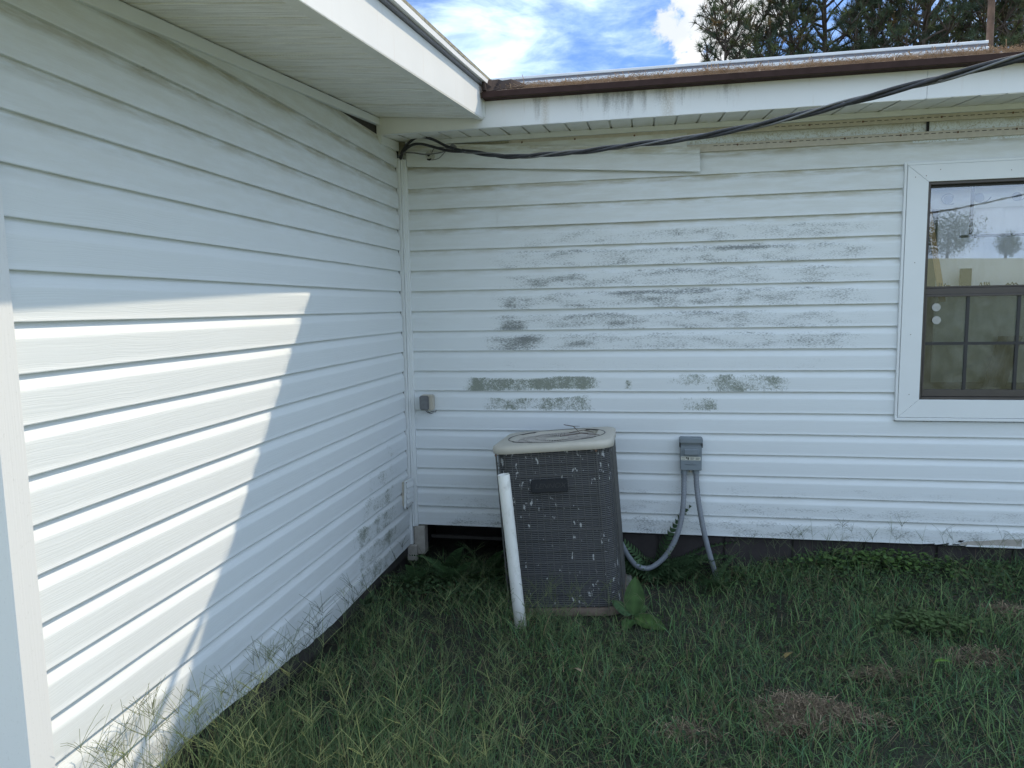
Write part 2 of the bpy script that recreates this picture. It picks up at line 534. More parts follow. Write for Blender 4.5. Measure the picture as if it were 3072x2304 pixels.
def attr_mat(name, trans=0.35, rough=0.7, gain=1.0):
    m, t, b = new_mat(name)
    c = N(t, 'ShaderNodeVertexColor', layer_name='col').outputs['Color']
    t.links.new(c, b.inputs['Base Color'])
    b.inputs['Roughness'].default_value = rough
    b.inputs['Specular IOR Level'].default_value = 0.3
    tr = N(t, 'ShaderNodeBsdfTranslucent', ins={'Color': c})
    mx = N(t, 'ShaderNodeMixShader', ins={0: trans})
    out = t.nodes['Material Output']
    t.links.new(b.outputs[0], mx.inputs[1])
    t.links.new(tr.outputs[0], mx.inputs[2])
    t.links.new(mx.outputs[0], out.inputs['Surface'])
    return m


MAT['leaf'] = attr_mat('living_leaf', 0.22)
MAT['straw'] = attr_mat('dead_straw', 0.15, 0.9)
MAT['needle'] = attr_mat('green_pine_needle', 0.3, 0.55)


def glass_mat(name, refl, tint, dirt):
    m, t, b = new_mat(name)
    for n in list(t.nodes):
        if n.type != 'OUTPUT_MATERIAL':
            t.nodes.remove(n)
    out = [n for n in t.nodes if n.type == 'OUTPUT_MATERIAL'][0]
    tr = N(t, 'ShaderNodeBsdfTransparent', ins={'Color': tint + (1,)})
    gl = N(t, 'ShaderNodeBsdfGlossy', ins={'Color': (0.95, 0.97, 1.0, 1), 'Roughness': 0.004})
    fr = N(t, 'ShaderNodeFresnel', ins={'IOR': 1.5}).outputs[0]
    f = M(t, 'ADD', M(t, 'MULTIPLY', fr, 1.2), refl, clamp=True)
    mx = N(t, 'ShaderNodeMixShader', ins={0: f})
    t.links.new(tr.outputs[0], mx.inputs[1])
    t.links.new(gl.outputs[0], mx.inputs[2])
    df = N(t, 'ShaderNodeBsdfDiffuse', ins={'Color': (0.45, 0.46, 0.42, 1)})
    oc = N(t, 'ShaderNodeTexCoord').outputs['Object']
    dn = SM(t, noise(t, oc, 9, 5, 0.65), 0.3, 0.8)
    mx2 = N(t, 'ShaderNodeMixShader', ins={0: M(t, 'MULTIPLY', dn, dirt)})
    t.links.new(mx.outputs[0], mx2.inputs[1])
    t.links.new(df.outputs[0], mx2.inputs[2])
    t.links.new(mx2.outputs[0], out.inputs['Surface'])
    return m


MAT['glass'] = glass_mat('window_glass', 0.095, (0.97, 0.975, 0.98), 0.02)
MAT['screen'] = glass_mat('screened_glass', 0.01, (0.68, 0.71, 0.69), 0.17)

# ground
m, t, b = new_mat('lawn_soil')
oc = N(t, 'ShaderNodeTexCoord').outputs['Object']
n1 = noise(t, oc, 0.25, 6, 0.6)
n2 = noise(t, oc, 9.0, 6, 0.7)
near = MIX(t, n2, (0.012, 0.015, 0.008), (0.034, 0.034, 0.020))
far = MIX(t, n1, (0.26, 0.27, 0.15), (0.37, 0.355, 0.21))  # far lawn lightened so its bounce brightens eaves and soffits
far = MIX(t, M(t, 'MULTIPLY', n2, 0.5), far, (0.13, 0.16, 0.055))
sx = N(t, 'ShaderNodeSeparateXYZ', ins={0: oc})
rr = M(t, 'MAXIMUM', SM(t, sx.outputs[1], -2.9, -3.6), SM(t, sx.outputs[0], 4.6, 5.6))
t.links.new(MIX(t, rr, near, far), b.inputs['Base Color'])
b.inputs['Roughness'].default_value = 0.95
bp = N(t, 'ShaderNodeBump', ins={'Strength': 0.8, 'Distance': 0.05, 'Height': n2})
t.links.new(bp.outputs[0], b.inputs['Normal'])
MAT['ground'] = m


# ------------------------------------------------------------------ ground sheet
def gz(x, y):
    x = np.asarray(x, float); y = np.asarray(y, float)
    z = -0.235 + 0.012 * np.clip(x, -2, 5)
    z = z + 0.10 * np.exp(-((x / 0.9) ** 2 + ((y + 3.0) / 1.0) ** 2))
    z = z + 0.012 * np.sin(x * 3.1 + 1.0) * np.cos(y * 2.7) + 0.008 * np.sin(x * 7.3 + y * 5.1)
    z = z - 0.075 * np.exp(-((y - 0.02) / 0.36) ** 2) * (1 - np.clip((x - 1.9) / 0.5, 0, 1))
    z = z + 0.085 * np.exp(-((y + 0.0) / 0.6) ** 2) * np.clip((x - 1.9) / 0.7, 0, 1)
    back = np.clip(-y - 8, 0, 54)
    z = z + 0.096 * back - 0.02 * np.clip(-y - 62, 0, 200)
    z = z + 0.25 * np.sin(x * 0.11) * np.clip((-y - 12) / 30, 0, 1)
    return z


def axis(lo, hi, d0, d1, step):
    mid = np.arange(d0, d1 + 1e-6, step)
    a = [d0]; s = step
    while a[-1] > lo:
        s *= 1.22; a.append(a[-1] - s)
    bb = [mid[-1]]; s = step
    while bb[-1] < hi:
        s *= 1.22; bb.append(bb[-1] + s)
    return np.array(a[1:][::-1] + list(mid) + bb[1:])


gx = axis(-500, 500, -1.0, 5.0, 0.08)
gy = axis(-600, 600, -5.0, 0.5, 0.08)
GX, GY = np.meshgrid(gx, gy)
GZ = gz(GX, GY)
nx, ny = len(gx), len(gy)
idx = np.arange(nx * ny).reshape(ny, nx)
q = np.stack([idx[:-1, :-1], idx[:-1, 1:], idx[1:, 1:], idx[1:, :-1]], -1).reshape(-1, 4)
gm = bpy.data.meshes.new("m")
gm.from_pydata(np.stack([GX, GY, GZ], -1).reshape(-1, 3).tolist(), [], q.tolist())
gm.polygons.foreach_set('use_smooth', [True] * len(gm.polygons))
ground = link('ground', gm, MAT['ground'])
ground['kind'] = 'structure'

# ------------------------------------------------------------------ HOUSE
H = 0.127
house = empty('house', (0, 0, 0), 'white vinyl sided low house with two wings meeting at an inside corner', 'house')


def vnoise1(x, seed, scale=1.0):
    r = np.random.RandomState(seed)
    k = r.rand(64) - 0.5
    x = np.asarray(x, float) * scale + 20
    i = np.floor(x).astype(int) % 63
    f = x - np.floor(x)
    f = f * f * (3 - 2 * f)
    return k[i] * (1 - f) + k[i + 1] * f


# mildew patches measured on the back wall: row, x0, x1, low, high (fraction of row), strength
BLACK = [(13, 0.45, 2.9, .0, .74, .34), (12, 0.5, 2.9, .0, .74, .34), (11, 0.45, 2.9, .0, .76, .36), (10, 0.45, 2.85, .0, .74, .36), (9, 0.4, 2.88, .0, .76, .34), (14, 0.6, 2.9, .0, .7, .24), (8, 0.4, 2.8, .0, .5, .14),
         (14, 0.75, 2.9, .15, .6, .35), (13, 0.5, 2.85, .62, .78, .55), (13, 0.9, 2.55, .05, .6, .42), (13, 1.7, 2.5, .62, .74, .9), (13, 1.75, 2.0, .1, .5, .7),
         (12, 0.6, 1.15, .05, .55, .75), (12, 0.85, 1.25, .35, .62, .85), (12, 1.2, 2.4, .6, .72, .55), (12, 1.15, 2.75, .05, .6, .35),
         (11, 0.55, 0.82, .02, .55, .9), (11, 0.8, 1.3, .05, .75, .45), (11, 1.2, 2.2, .15, .6, .62), (11, 1.1, 2.1, .66, .78, .95), (11, 1.8, 2.75, .2, .75, .5),
         (10, 0.55, 0.9, .02, .55, 1.0), (10, 0.8, 1.7, .1, .7, .6), (10, 1.5, 2.4, .1, .75, .45), (10, 1.6, 2.25, .66, .78, .7),
         (9, 0.5, 0.95, .02, .6, .95), (9, 0.9, 1.35, .15, .7, .7), (9, 1.1, 2.4, .1, .6, .35), (9, 1.0, 2.0, .66, .76, .5), (9, 2.15, 2.75, .1, .75, .62), (9, 2.2, 2.7, .68, .76, .95),
         (0, 0.05, 9, .0, .8, .30), (1, 0.05, 9, .0, .6, .24), (2, 0.05, 9, .0, .45, .16)]
GREEN = [(7, 0.36, 1.28, .0, .70, 1.0), (7, 1.36, 1.47, .02, .6, .8), (7, 1.62, 2.0, .3, .78, .6), (7, 1.85, 2.4, .05, .72, .75),
         (6, 0.45, 1.25, .05, .72, .75), (6, 1.7, 2.0, .1, .7, .55)]
LGREEN = [(-1, -1.1, -0.1, .0, .8, .50), (0, -1.05, -0.1, .0, .75, .52), (1, -1.05, -0.15, .0, .8, .62), (2, -0.95, -0.1, .0, .75, .52), (3, -0.8, -0.1, .0, .8, .34), (4, -0.65, -0.1, .1, .8, .22)]


def patch(u, fz, P, k):
    w = np.zeros(np.broadcast(u, fz).shape)
    for row, a, b_, lo, hi, s in P:
        if row != k: continue
        ex = (min(0.26, 0.42 * (b_ - a)) if P is not GREEN else min(0.10, 0.2 * (b_ - a))) + 0.01
        wob = 0.05 * vnoise1(u, int(a * 100) % 50 + k, 7.0)
        mu = np.clip((u - a + wob) / ex, 0, 1) * np.clip((b_ - u + wob) / ex, 0, 1)
        hh = hi + 0.22 * vnoise1(u, int(b_ * 100) % 60 + 3, 6.0)
        ll = lo + 0.16 * vnoise1(u, int(b_ * 70) % 60 + 9, 5.0)
        mz = np.clip((fz - ll) / 0.12 + .5, 0, 1) * np.clip((hh - fz) / 0.10 + .5, 0, 1)
        w = np.maximum(w, mu * mz * s)
    return w


PROF = [(-0.0160, 0.0), (0.0, 0.0), (0.0009, 0.002), (0.0009, 0.0045), (-0.0002, 0.009), (-0.0002, 0.020), (0.0001, 0.036), (0.0002, 0.052), (0.0001, 0.066), (0.0001, 0.078),
        (0.0, 0.0850), (-0.0005, 0.0870), (-0.0046, 0.0975), (-0.0092, 0.1080), (-0.0132, 0.1175), (-0.0156, 0.134)]


def board(axis_, u0, u1, k, name='siding_board', wall='back', parent=None, prof=PROF, z0=None, step=0.02, ragged=None, label=None):
    """one course of lap siding; axis_ 'x' = back wall (faces -Y), 'y' = left wall (faces +X), 'f' = front of the left wing (faces -Y)"""
    n = max(2, int((u1 - u0) / step))
    us = np.linspace(u0, u1, n)
    z0 = k * H if z0 is None else z0
    sd = (k + 5) * 7 + (0 if axis_ == 'x' else 300)
    dz = 0.0016 * vnoise1(us, sd, 1.3) + 0.0008 * vnoise1(us, sd + 1, 5)
    dd = 0.0022 * vnoise1(us, sd + 2, 1.1)
    d = np.array([p[0] for p in prof]); zz = np.array([p[1] for p in prof])
    U = np.repeat(us[:, None], len(prof), 1)
    D = d[None, :] + dd[:, None] * (zz > -1)[None, :]
    Z = z0 + zz[None, :] + dz[:, None]
    if ragged is not None:
        rg = ragged(us)[:, None]
        Z = np.maximum(Z, rg)
    if axis_ == 'x':
        P = np.stack([U, -D, Z], -1)
    elif axis_ == 'y':
        P = np.stack([D, U, Z], -1)
    else:
        P = np.stack([U, -2.955 - D, Z], -1)
    m_ = len(prof)
    idx = np.arange(n * m_).reshape(n, m_)
    if axis_ == 'y':
        f = np.stack([idx[:-1, :-1], idx[1:, :-1], idx[1:, 1:], idx[:-1, 1:]], -1)
    else:
        f = np.stack([idx[:-1, :-1], idx[1:, :-1], idx[1:, 1:], idx[:-1, 1:]], -1)
    me = bpy.data.meshes.new("m")
    me.from_pydata(P.reshape(-1, 3).tolist(), [], f.reshape(-1, 4).tolist())
    sm = np.ones(len(me.polygons), bool)
    me.polygons.foreach_set('use_smooth', sm)
    try:
        me.set_sharp_from_angle(angle=math.radians(14))
    except Exception:
        pass
    fz = (zz / H)[None, :] * np.ones((n, 1))
    UU = U
    W = np.zeros((n, m_, 4)); W[..., 3] = 1
    if axis_ == 'x':
        W[..., 0] = patch(UU, fz, BLACK, k)
        W[..., 1] = patch(UU, fz, GREEN, k)
    elif axis_ == 'y':
        W[..., 1] = patch(UU, fz, LGREEN, k)
        W[..., 0] = 0.15 * patch(UU, fz, LGREEN, k)
    # cove dirt; upper courses also tinted beige for weathering and eave bounce light
    up = np.clip((k - 8) / 8.0, 0.0, 1.0)
    cove = np.clip((fz - 0.66) / 0.2, 0, 1)
    W[..., 2] = cove * (0.12 + 0.6 * up) + up ** 2 * 0.30
    if axis_ == 'y':
        W[..., 2] = np.clip((k - 12) / 5., 0, 1) * (cove * 0.75 + 0.35) + 0.05 * cove
    if k <= 2:
        W[..., 2] += (0.28, 0.2, 0.12, 0.06)[k + 1]
    # grime line right at the lip
    lip = np.clip(1 - fz / 0.05, 0, 1) + np.clip((fz - 0.93) / 0.05, 0, 1)
    W[..., 0] = np.maximum(W[..., 0], lip * (0.45 if k <= 2 else 0.16) * (vnoise1(UU, sd + 5, 6) + 0.75))
    a = me.color_attributes.new('wear', 'FLOAT_COLOR', 'POINT')
    a.data.foreach_set('color', W.reshape(-1).astype(np.float32))
    return link(name, me, MAT['siding'], parent, label=label)


# --- walls (sheathing) as parts, boards as their sub-parts
X_END = 9.0
bw = B()
WX0, WX1, WZ0, WZ1 = 2.965, 4.155, 0.785, 2.118       # rough opening
bw.box(-0.01, WX0, 0.0165, 0.10, 0.0, 2.60)
bw.box(WX0, WX1, 0.0165, 0.10, 0.0, WZ0)
bw.box(WX0, WX1, 0.013, 0.10, WZ1, 2.60)
bw.box(WX1, X_END, 0.0165, 0.10, 0.0, 2.60)
wall_back = bw.obj('wall', MAT['oldboard'], house, label='back wall in shade with mildewed siding')
for k in range(0, 18):
    inwin = 6 <= k <= 16
    if k in (5,): inwin = False
    u1 = 2.923 if inwin else X_END
    if k == 5:   # sill row: cut under the window
        board('x', 0.035, 2.923, k, parent=wall_back)
        board('x', 2.923, 4.20, k, parent=wall_back, prof=[p for p in PROF if p[1] < 0.097])
        board('x', 4.20, X_END, k, parent=wall_back, step=0.1)
        continue
    if k in (15, 16):
        board('x', 0.035, 0.6225, k, parent=wall_back)
        board('x', 0.6205, u1 if inwin else 4.2, k, parent=wall_back, prof=[(d_ + 0.0030, z_) for d_, z_ in PROF])
    else:
        board('x', 0.035, u1 if inwin else 4.2, k, parent=wall_back)
    board('x', 4.20, X_END, k, parent=wall_back, step=0.1)

lw = B()
lw.box(-0.10, -0.0168, -2.94, 0.10, -0.12, 2.55)
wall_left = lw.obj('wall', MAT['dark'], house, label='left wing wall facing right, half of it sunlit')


def rag(us):
    base = np.interp(us, [-2.9, -2.5, -2.28, -2.05, -1.8, -1.3, 0], [-0.02, -0.015, -0.022, -0.045, -0.07, -0.125, -0.14])
    return base + 0.012 * vnoise1(us, 77, 14) + 0.006 * vnoise1(us, 78, 40)


for k in range(-1, 19):
    board('y', -2.885, -0.040, k, parent=wall_left, ragged=rag if k <= 0 else None)
fw = B()
fw.box(-5.0, -0.10, -2.94, -2.86, -0.12, 2.55)
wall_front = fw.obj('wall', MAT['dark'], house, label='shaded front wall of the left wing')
for k in range(-1, 19):
    board('f', -5.0, -0.085, k, parent=wall_front, step=0.2)
# rest of the shell (never seen from the yard, keeps the rooms dark)
sh = B()
sh.box(-5.0, -4.9, -2.86, 9.0, -0.2, 2.55)
sh.box(-5.0, -0.10, 8.9, 9.0, -0.2, 2.55)
sh.box(-0.10, X_END, 8.2, 8.3, -0.2, 2.60)
sh.box(X_END, X_END + .1, 0.02, 8.3, -0.2, 2.60)
sh.obj('wall', MAT['trim'], house, label='rear walls')

# --- corner posts
cp = B(); cp.box(-0.08, 0.012, -2.957, -2.882, -0.16, 2.40)
cp.obj('corner_post', MAT['post'], house, 0.0025)
ic = B()
ic.box(-0.012, 0.016, -0.034, -0.004, -0.128, 2.345)
ic.obj('corner_post', MAT['trim'], house, 0.0012, label='inside corner trim, left strip')
ic = B()
ic.box(0.0185, 0.030, -0.030, 0.0125, -0.008, 2.340)
ic.box(0.0300, 0.050, -0.016, 0.0125, -0.008, 2.338)
ic.obj('corner_post', MAT['trim'], house, 0.0012, label='inside corner trim, right strip')
blk = B(); blk.box(0.020, 0.092, -0.012, 0.06, -0.200, -0.010)
blk.box(-0.02, 0.045, -0.045, -0.013, -0.235, -0.130)
blk.obj('corner_block', MAT['block'], house, 0.003)

# broken lower edge of the bottom course at the right
def chip(name, P, d, mat, label=None):
    c_ = B(); n_ = len(P)
    c_.add([(x, d - .004, z) for x, z in P] + [(x, d, z) for x, z in P], [tuple(range(n_)), tuple(range(n_, 2 * n_))[::-1]] + [(i, (i + 1) % n_, (i + 1) % n_ + n_, i + n_) for i in range(n_)])
    return c_.obj(name, mat, wall_back, label=label)
chip('bare_wood', [(3.30, .006), (3.62, .008), (3.62, .052), (3.50, .045), (3.42, .034), (3.36, .030), (3.31, .018)], -0.0015, MAT['block'], 'bare wood where the bottom siding course has broken away')
chip('broken_edge', [(3.33, .0), (3.62, .0), (3.62, .010), (3.47, .012), (3.40, .007), (3.34, .009)], -0.0075, MAT['trim'])
for q_ in ([(3.10, .002), (3.165, .001), (3.17, .007), (3.155, .006), (3.13, .004)], [(3.18, .001), (3.235, .003), (3.245, .010), (3.237, .013), (3.225, .009), (3.20, .005)], [(3.262, .004), (3.30, .003), (3.295, .009), (3.27, .009)], [(3.29, .026), (3.305, .020), (3.325, .032), (3.30, .033)]):
    chip('hole', q_, -0.0018, MAT['black'])

# --- foundation blocks
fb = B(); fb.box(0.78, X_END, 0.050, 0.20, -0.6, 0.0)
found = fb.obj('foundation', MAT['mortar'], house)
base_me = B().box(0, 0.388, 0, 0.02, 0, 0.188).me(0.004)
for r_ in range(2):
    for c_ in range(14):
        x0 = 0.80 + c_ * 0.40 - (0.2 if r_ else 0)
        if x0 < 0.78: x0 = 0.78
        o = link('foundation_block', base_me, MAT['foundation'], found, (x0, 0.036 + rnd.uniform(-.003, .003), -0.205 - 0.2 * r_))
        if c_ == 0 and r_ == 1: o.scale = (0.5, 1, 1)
cs = B()
cs.box(0.0, 0.80, 0.55, 0.60, -0.6, 0.0)
cs.box(-0.05, 0.0, 0.10, 0.60, -0.6, 0.0)
cs.box(0.76, 0.79, 0.05, 0.58, -0.6, 0.0)
cs.box(0.0, 0.80, 0.10, 0.60, -0.02, 0.0)
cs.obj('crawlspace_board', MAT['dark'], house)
cb2 = B(); cb2.box(0.10, 0.76, 0.11, 0.13, -0.125, -0.105)
cb2.obj('crawlspace_rail', MAT['dark'], house)
lf = B(); lf.box(-0.20, -0.045, -2.93, 0.1, -0.6, -0.08)
lf.obj('foundation', MAT['foundation'], house, label='foundation under the left wing')
rb = B()
rb.box(-0.044, -0.014, -2.86, -0.05, -0.19, -0.115)
rb.obj('sill_board', MAT['dark'], house)

# --- under-eave channel on the back wall, nailing strips, loose siding
ch = B()
ch.box(0.05, X_END, -0.020, 0.012, 2.418, 2.447)
ch.obj('soffit_channel', MAT['trim'], house, 0.002)
hem = B(); hem.box(0.70, X_END, -0.0025, 0.0125, 2.383, 2.4175)
hem_o = hem.obj('nailing_strip', MAT['beige'], house, label='beige nailing strip under the soffit')
hem = B(); hem.box(1.60, X_END, -0.0015, 0.0125, 2.287, 2.330)
hem2 = hem.obj('nailing_strip', MAT['beige'], house, label='nailing strip above the top course')
slot = B().box(0, 0.022, 0, 0.002, 0, 0.0028).me()
nail = bpy.data.meshes.new('m')
bm = bmesh.new(); bmesh.ops.create_cone(bm, cap_ends=True, segments=10, radius1=0.006, radius2=0.005, depth=0.003, matrix=Matrix.Rotation(math.pi / 2, 4, 'X')); bm.to_mesh(nail); bm.free()
for i in range(52):
    x = 1.90 + i * 0.036
    link('slot', slot, MAT['black'], hem2, (x, -0.0032, 2.316 + 0.0006 * math.sin(i)))
    if i % 8 == 3: link('nail', nail, MAT['rust'], hem2, (x + 0.025, -0.0035, 2.317))
    if x > 2.2 or i % 3 == 0:
        link('slot', slot, MAT['oldboard'] if i % 4 else MAT['black'], hem_o, (x + .01, -0.0040, 2.401))
for x in (0.78, 1.10, 1.45, 2.05, 2.42, 2.70, 3.10, 3.45):
    link('nail', nail, MAT['rust'], hem_o, (x, -0.0045, 2.402))
gap = B(); gap.box(3.030, 3.041, -0.0008, 0.0120, 2.331, 2.3825)
gap.obj('board_gap', MAT['black'], house)
# loose strip, hanging lower at its right end
LP = [(-0.004, 0.0), (0.004, 0.0), (0.005, 0.003), (0.004, 0.010), (0.004, 0.030), (0.0045, 0.060), (0.0035, 0.088), (0.001, 0.096), (-0.002, 0.099), (0.001, 0.103), (0.0, 0.116), (-0.003, 0.124), (-0.003, 0.140)]
lo = board('x', 0.055, 1.825, 16, name='siding_board', parent=wall_back, prof=LP, z0=0.0, label='loose siding strip hanging askew below the cable')
me = lo.data
for v_ in me.vertices:
    x_, y_, z_ = v_.co
    v_.co = (x_ - 0.02 * z_, y_ - 0.017 - 0.010 * x_ / 1.8, z_ + 2.294 - 0.0691 * (x_ - 0.055))
# narrow cut strip between loose strip and channel
cut = board('x', 0.055, 1.75, 17, name='siding_board', parent=wall_back, prof=[(-0.004, 0), (0.003, 0), (0.003, 0.05), (-0.002, 0.056), (0.0, 0.062), (0.0, 0.10)], z0=2.300, label='narrow cut siding strip above the loose one')
for v_ in cut.data.vertices:
    v_.co.y -= 0.004
    if v_.co.z > 2.414: v_.co.z = 2.414

# --- soffits
def rk(y): return 0.66 + 0.0292 * (y + 0.297)
def rz(y): return 2.686 + 0.0877 * (y + 0.297)
def fzb(y): return 2.455 + 0.094 * (y + 0.43)
def siz(y): return 2.316 + 0.0933 * (y + 2.43)


sof = B()
def sl_box(bb, y0, y1, xa, xb, t0, t1):
    p = []
    for t_ in (t0, t1):
        for (x, y) in ((xa(y0), y0), (xb(y0), y0), (xb(y1), y1), (xa(y1), y1)):
            f_ = x / (rk(y) - 0.035)
            z = siz(y) * (1 - f_) + fzb(y) * f_
            p.append((x, y, z + t_))
    bb.hexa(p)


sl_box(sof, -3.55, -0.365, lambda y: -0.012, lambda y: rk(y) - 0.04, 0.008, 0.014)
soffit_left = sof.obj('soffit', MAT['soffit_streak'], house, label='soffit under the left wing overhang')
NP_ = 44
for i in range(NP_):
    y1 = -0.367 - i * 0.0725
    y0 = y1 - 0.0690
    pb = B()
    sl_box(pb, y0, y1, lambda y: 0.0, lambda y: rk(y) - 0.045, 0.0 + 0.0012 * (i % 3), 0.0075)
    po = pb.obj('soffit_panel', MAT['soffit_streak'], soffit_left, 0.0014)
    if i in (5, 19):
        vb = B()
        yc = (y0 + y1) / 2
        for j in range(46):
            x = 0.03 + j * 0.0118
            z = siz(yc) * (1 - x / .62) + fzb(yc) * x / .62
            vb.hexa([(x, yc - .012, z - .0016 - .0011), (x + .003, yc - .012, z - .0016 - .0011), (x + .013, yc + .012, z + .0022 - .0016 - .0011), (x + .010, yc + .012, z + .0022 - .0016 - .0011),
                     (x, yc - .012, z + .001), (x + .003, yc - .012, z + .001), (x + .013, yc + .012, z + .003), (x + .010, yc + .012, z + .003)])
        vo = vb.obj('soffit_vent', MAT['soffit_streak'], soffit_left)
        vo['kind'] = 'stuff'
# edge trim of left soffit by the fascia and frieze strip on the wall
e = B()
p = []
for t_ in (-0.006, 0.0):
    for (dx, y) in ((-0.095, -3.55), (-0.036, -3.55), (-0.036, -0.365), (-0.075, -0.365)):
        x = rk(y) + dx
        p.append((x, y, siz(y) * (1 - x / .6) + fzb(y) * x / .6 + t_))
e.hexa(p)
e.obj('soffit_trim', MAT['soffit'], house, 0.001)
fr_ = B()
fr_.hexa([(-0.012, -3.0, siz(-3.0) - 0.052), (0.014, -3.0, siz(-3.0) - 0.052), (0.014, -0.342, siz(-0.342) - 0.045), (-0.012, -0.342, siz(-0.342) - 0.045),
          (-0.012, -3.0, siz(-3.0) - 0.005), (0.014, -3.0, siz(-3.0) - 0.005), (0.014, -0.342, siz(-0.342) - 0.005), (-0.012, -0.342, siz(-0.342) - 0.005)])
fr_.obj('frieze_trim', MAT['trim'], house, 0.002, label='long trim strip under the left soffit')
fr_ = B()
fr_.hexa([(-0.012, -0.335, 2.365), (0.014, -0.335, 2.365), (0.014, -0.035, 2.385), (-0.012, -0.035, 2.385),
          (-0.012, -0.335, 2.413), (0.014, -0.335, 2.413), (0.014, -0.035, 2.440), (-0.012, -0.035, 2.440)])
fr_.obj('frieze_trim', MAT['trim'], house, 0.002, label='short trim strip in the corner')

# back soffit: panels run from wall to fascia
sb = B()
FY = -0.350
sb.hexa([(-0.012, FY + .01, 2.424), (X_END, FY + .01, 2.424), (X_END, 0.012, 2.459), (-0.012, 0.012, 2.459), (-0.012, FY + .01, 2.43), (X_END, FY + .01, 2.43), (X_END, 0.012, 2.465), (-0.012, 0.012, 2.465)])
soffit_back = sb.obj('soffit', MAT['soffit'], house, label='ribbed soffit under the back eave')
pm = B()
pm.hexa([(0.0, FY, -0.029), (0.112, FY, -0.029), (0.112, 0.0, 0.0065), (0.0, 0.0, 0.0065), (0.0, FY, -0.024), (0.112, FY, -0.024), (0.112, 0.0, 0.0115), (0.0, 0.0, 0.0115)])
pme = pm.me(0.002)
for i in range(75):
    x = -0.015 + i * 0.1215
    link('soffit_panel', pme, MAT['soffit'], soffit_back, (x, 0.0, 2.4415 + rnd.uniform(-.0012, .0012)))

# --- fascias
def fascia_strip(name, pts_top, pts_bot, thick, mat, wearfn, parent, label=None):
    n = len(pts_top)
    V = []; W = []
    rows = 8
    for i in range(n):
        for j in range(rows):
            f_ = j / (rows - 1)
            p_ = Vector(pts_bot[i]).lerp(Vector(pts_top[i]), f_)
            V.append(p_); W.append(wearfn(p_, f_))
    F = [(i * rows + j, (i + 1) * rows + j, (i + 1) * rows + j + 1, i * rows + j + 1) for i in range(n - 1) for j in range(rows - 1)]
    k0 = len(V)
    for i in range(n):
        for q_ in (pts_bot[i], pts_top[i]):
            V.append(Vector(q_) + Vector(thick)); W.append((0, 0, 0))
    for i in range(n - 1):
        a_, b_, c_, d_ = k0 + 2 * i, k0 + 2 * i + 1, k0 + 2 * i + 2, k0 + 2 * i + 3
        F += [(a_, b_, d_, c_), (i * rows, a_, c_, (i + 1) * rows), (i * rows + rows - 1, (i + 1) * rows + rows - 1, d_, b_)]
    F.append((*[j for j in range(rows)], k0 + 1, k0))
    F.append((*[(n - 1) * rows + j for j in range(rows)][::-1], k0 + 2 * n - 2, k0 + 2 * n - 1))
    me = mesh(V, F)
    a_ = me.color_attributes.new('wear', 'FLOAT_COLOR', 'POINT')
    a_.data.foreach_set('color', np.array([tuple(w) + (1,) for w in W], np.float32).ravel())
    return link(name, me, mat, parent, label=label)


def wf_left(p_, f_):
    return (0.10 * f_, 0, 0)


ys = np.linspace(-3.55, -0.352, 50)
fascia_strip('fascia', [(rk(y) - .035, y, rz(y) - .055) for y in ys][::1], [(rk(y) - .035, y, fzb(y)) for y in ys], (-0.02, 0, 0), MAT['fascia'], wf_left, house, label='sunlit white fascia of the left wing')


def wf_back(p_, f_):
    x = p_.x
    s = 0.0
    s = max(s, 0.75 * max(0, 1 - abs(x - 1.45) / 0.65) ** 0.5 if abs(x - 1.45) < .65 else 0)
    for c_, w_, q_ in ((0.93, .05, .9), (1.30, .07, .9), (1.62, .10, .8), (1.92, .07, .8), (2.06, .05, .5), (2.35, .05, .4)):
        s = max(s, q_ * max(0, 1 - abs(x - c_) / w_))
    s *= 0.35 + 0.75 * f_
    rs_ = max(0, 1 - abs(x - 1.63) / .03) * .8 + max(0, 1 - abs(x - 0.965) / .025) * .6
    return (min(1, s) if x > 0.62 else 0, rs_, 0)


for a_, b_ in ((-0.01, 2.898), (2.8995, X_END)):
    xs = np.linspace(a_, b_, int((b_ - a_) / 0.03))
    def zt(x): return 2.505 - .03 * x if x < 0.585 else 2.556
    fascia_strip('fascia', [(x, FY - (0.0015 if a_ > 1 else 0), 2.5615 if x > .6 else 2.54) for x in xs], [(x, FY - (0.0015 if a_ > 1 else 0), 2.411 + 0.002 * x) for x in xs], (0, 0.018, 0), MAT['fascia'], wf_back, house, label='white fascia of the back wing with dark run-off streaks')

# end cap where the left fascia dies into the back one
ec = B()
ec.add([(0.610, -0.352, 2.470), (0.622, -0.372, 2.470), (0.632, -0.352, 2.470), (0.612, -0.352, 2.655), (0.624, -0.356, 2.655), (0.634, -0.352, 2.655)], [(0, 2, 1), (3, 4, 5), (0, 1, 4, 3), (1, 2, 5, 4), (0, 3, 5, 2)])
ec.obj('fascia_cap', MAT['trim'], house)

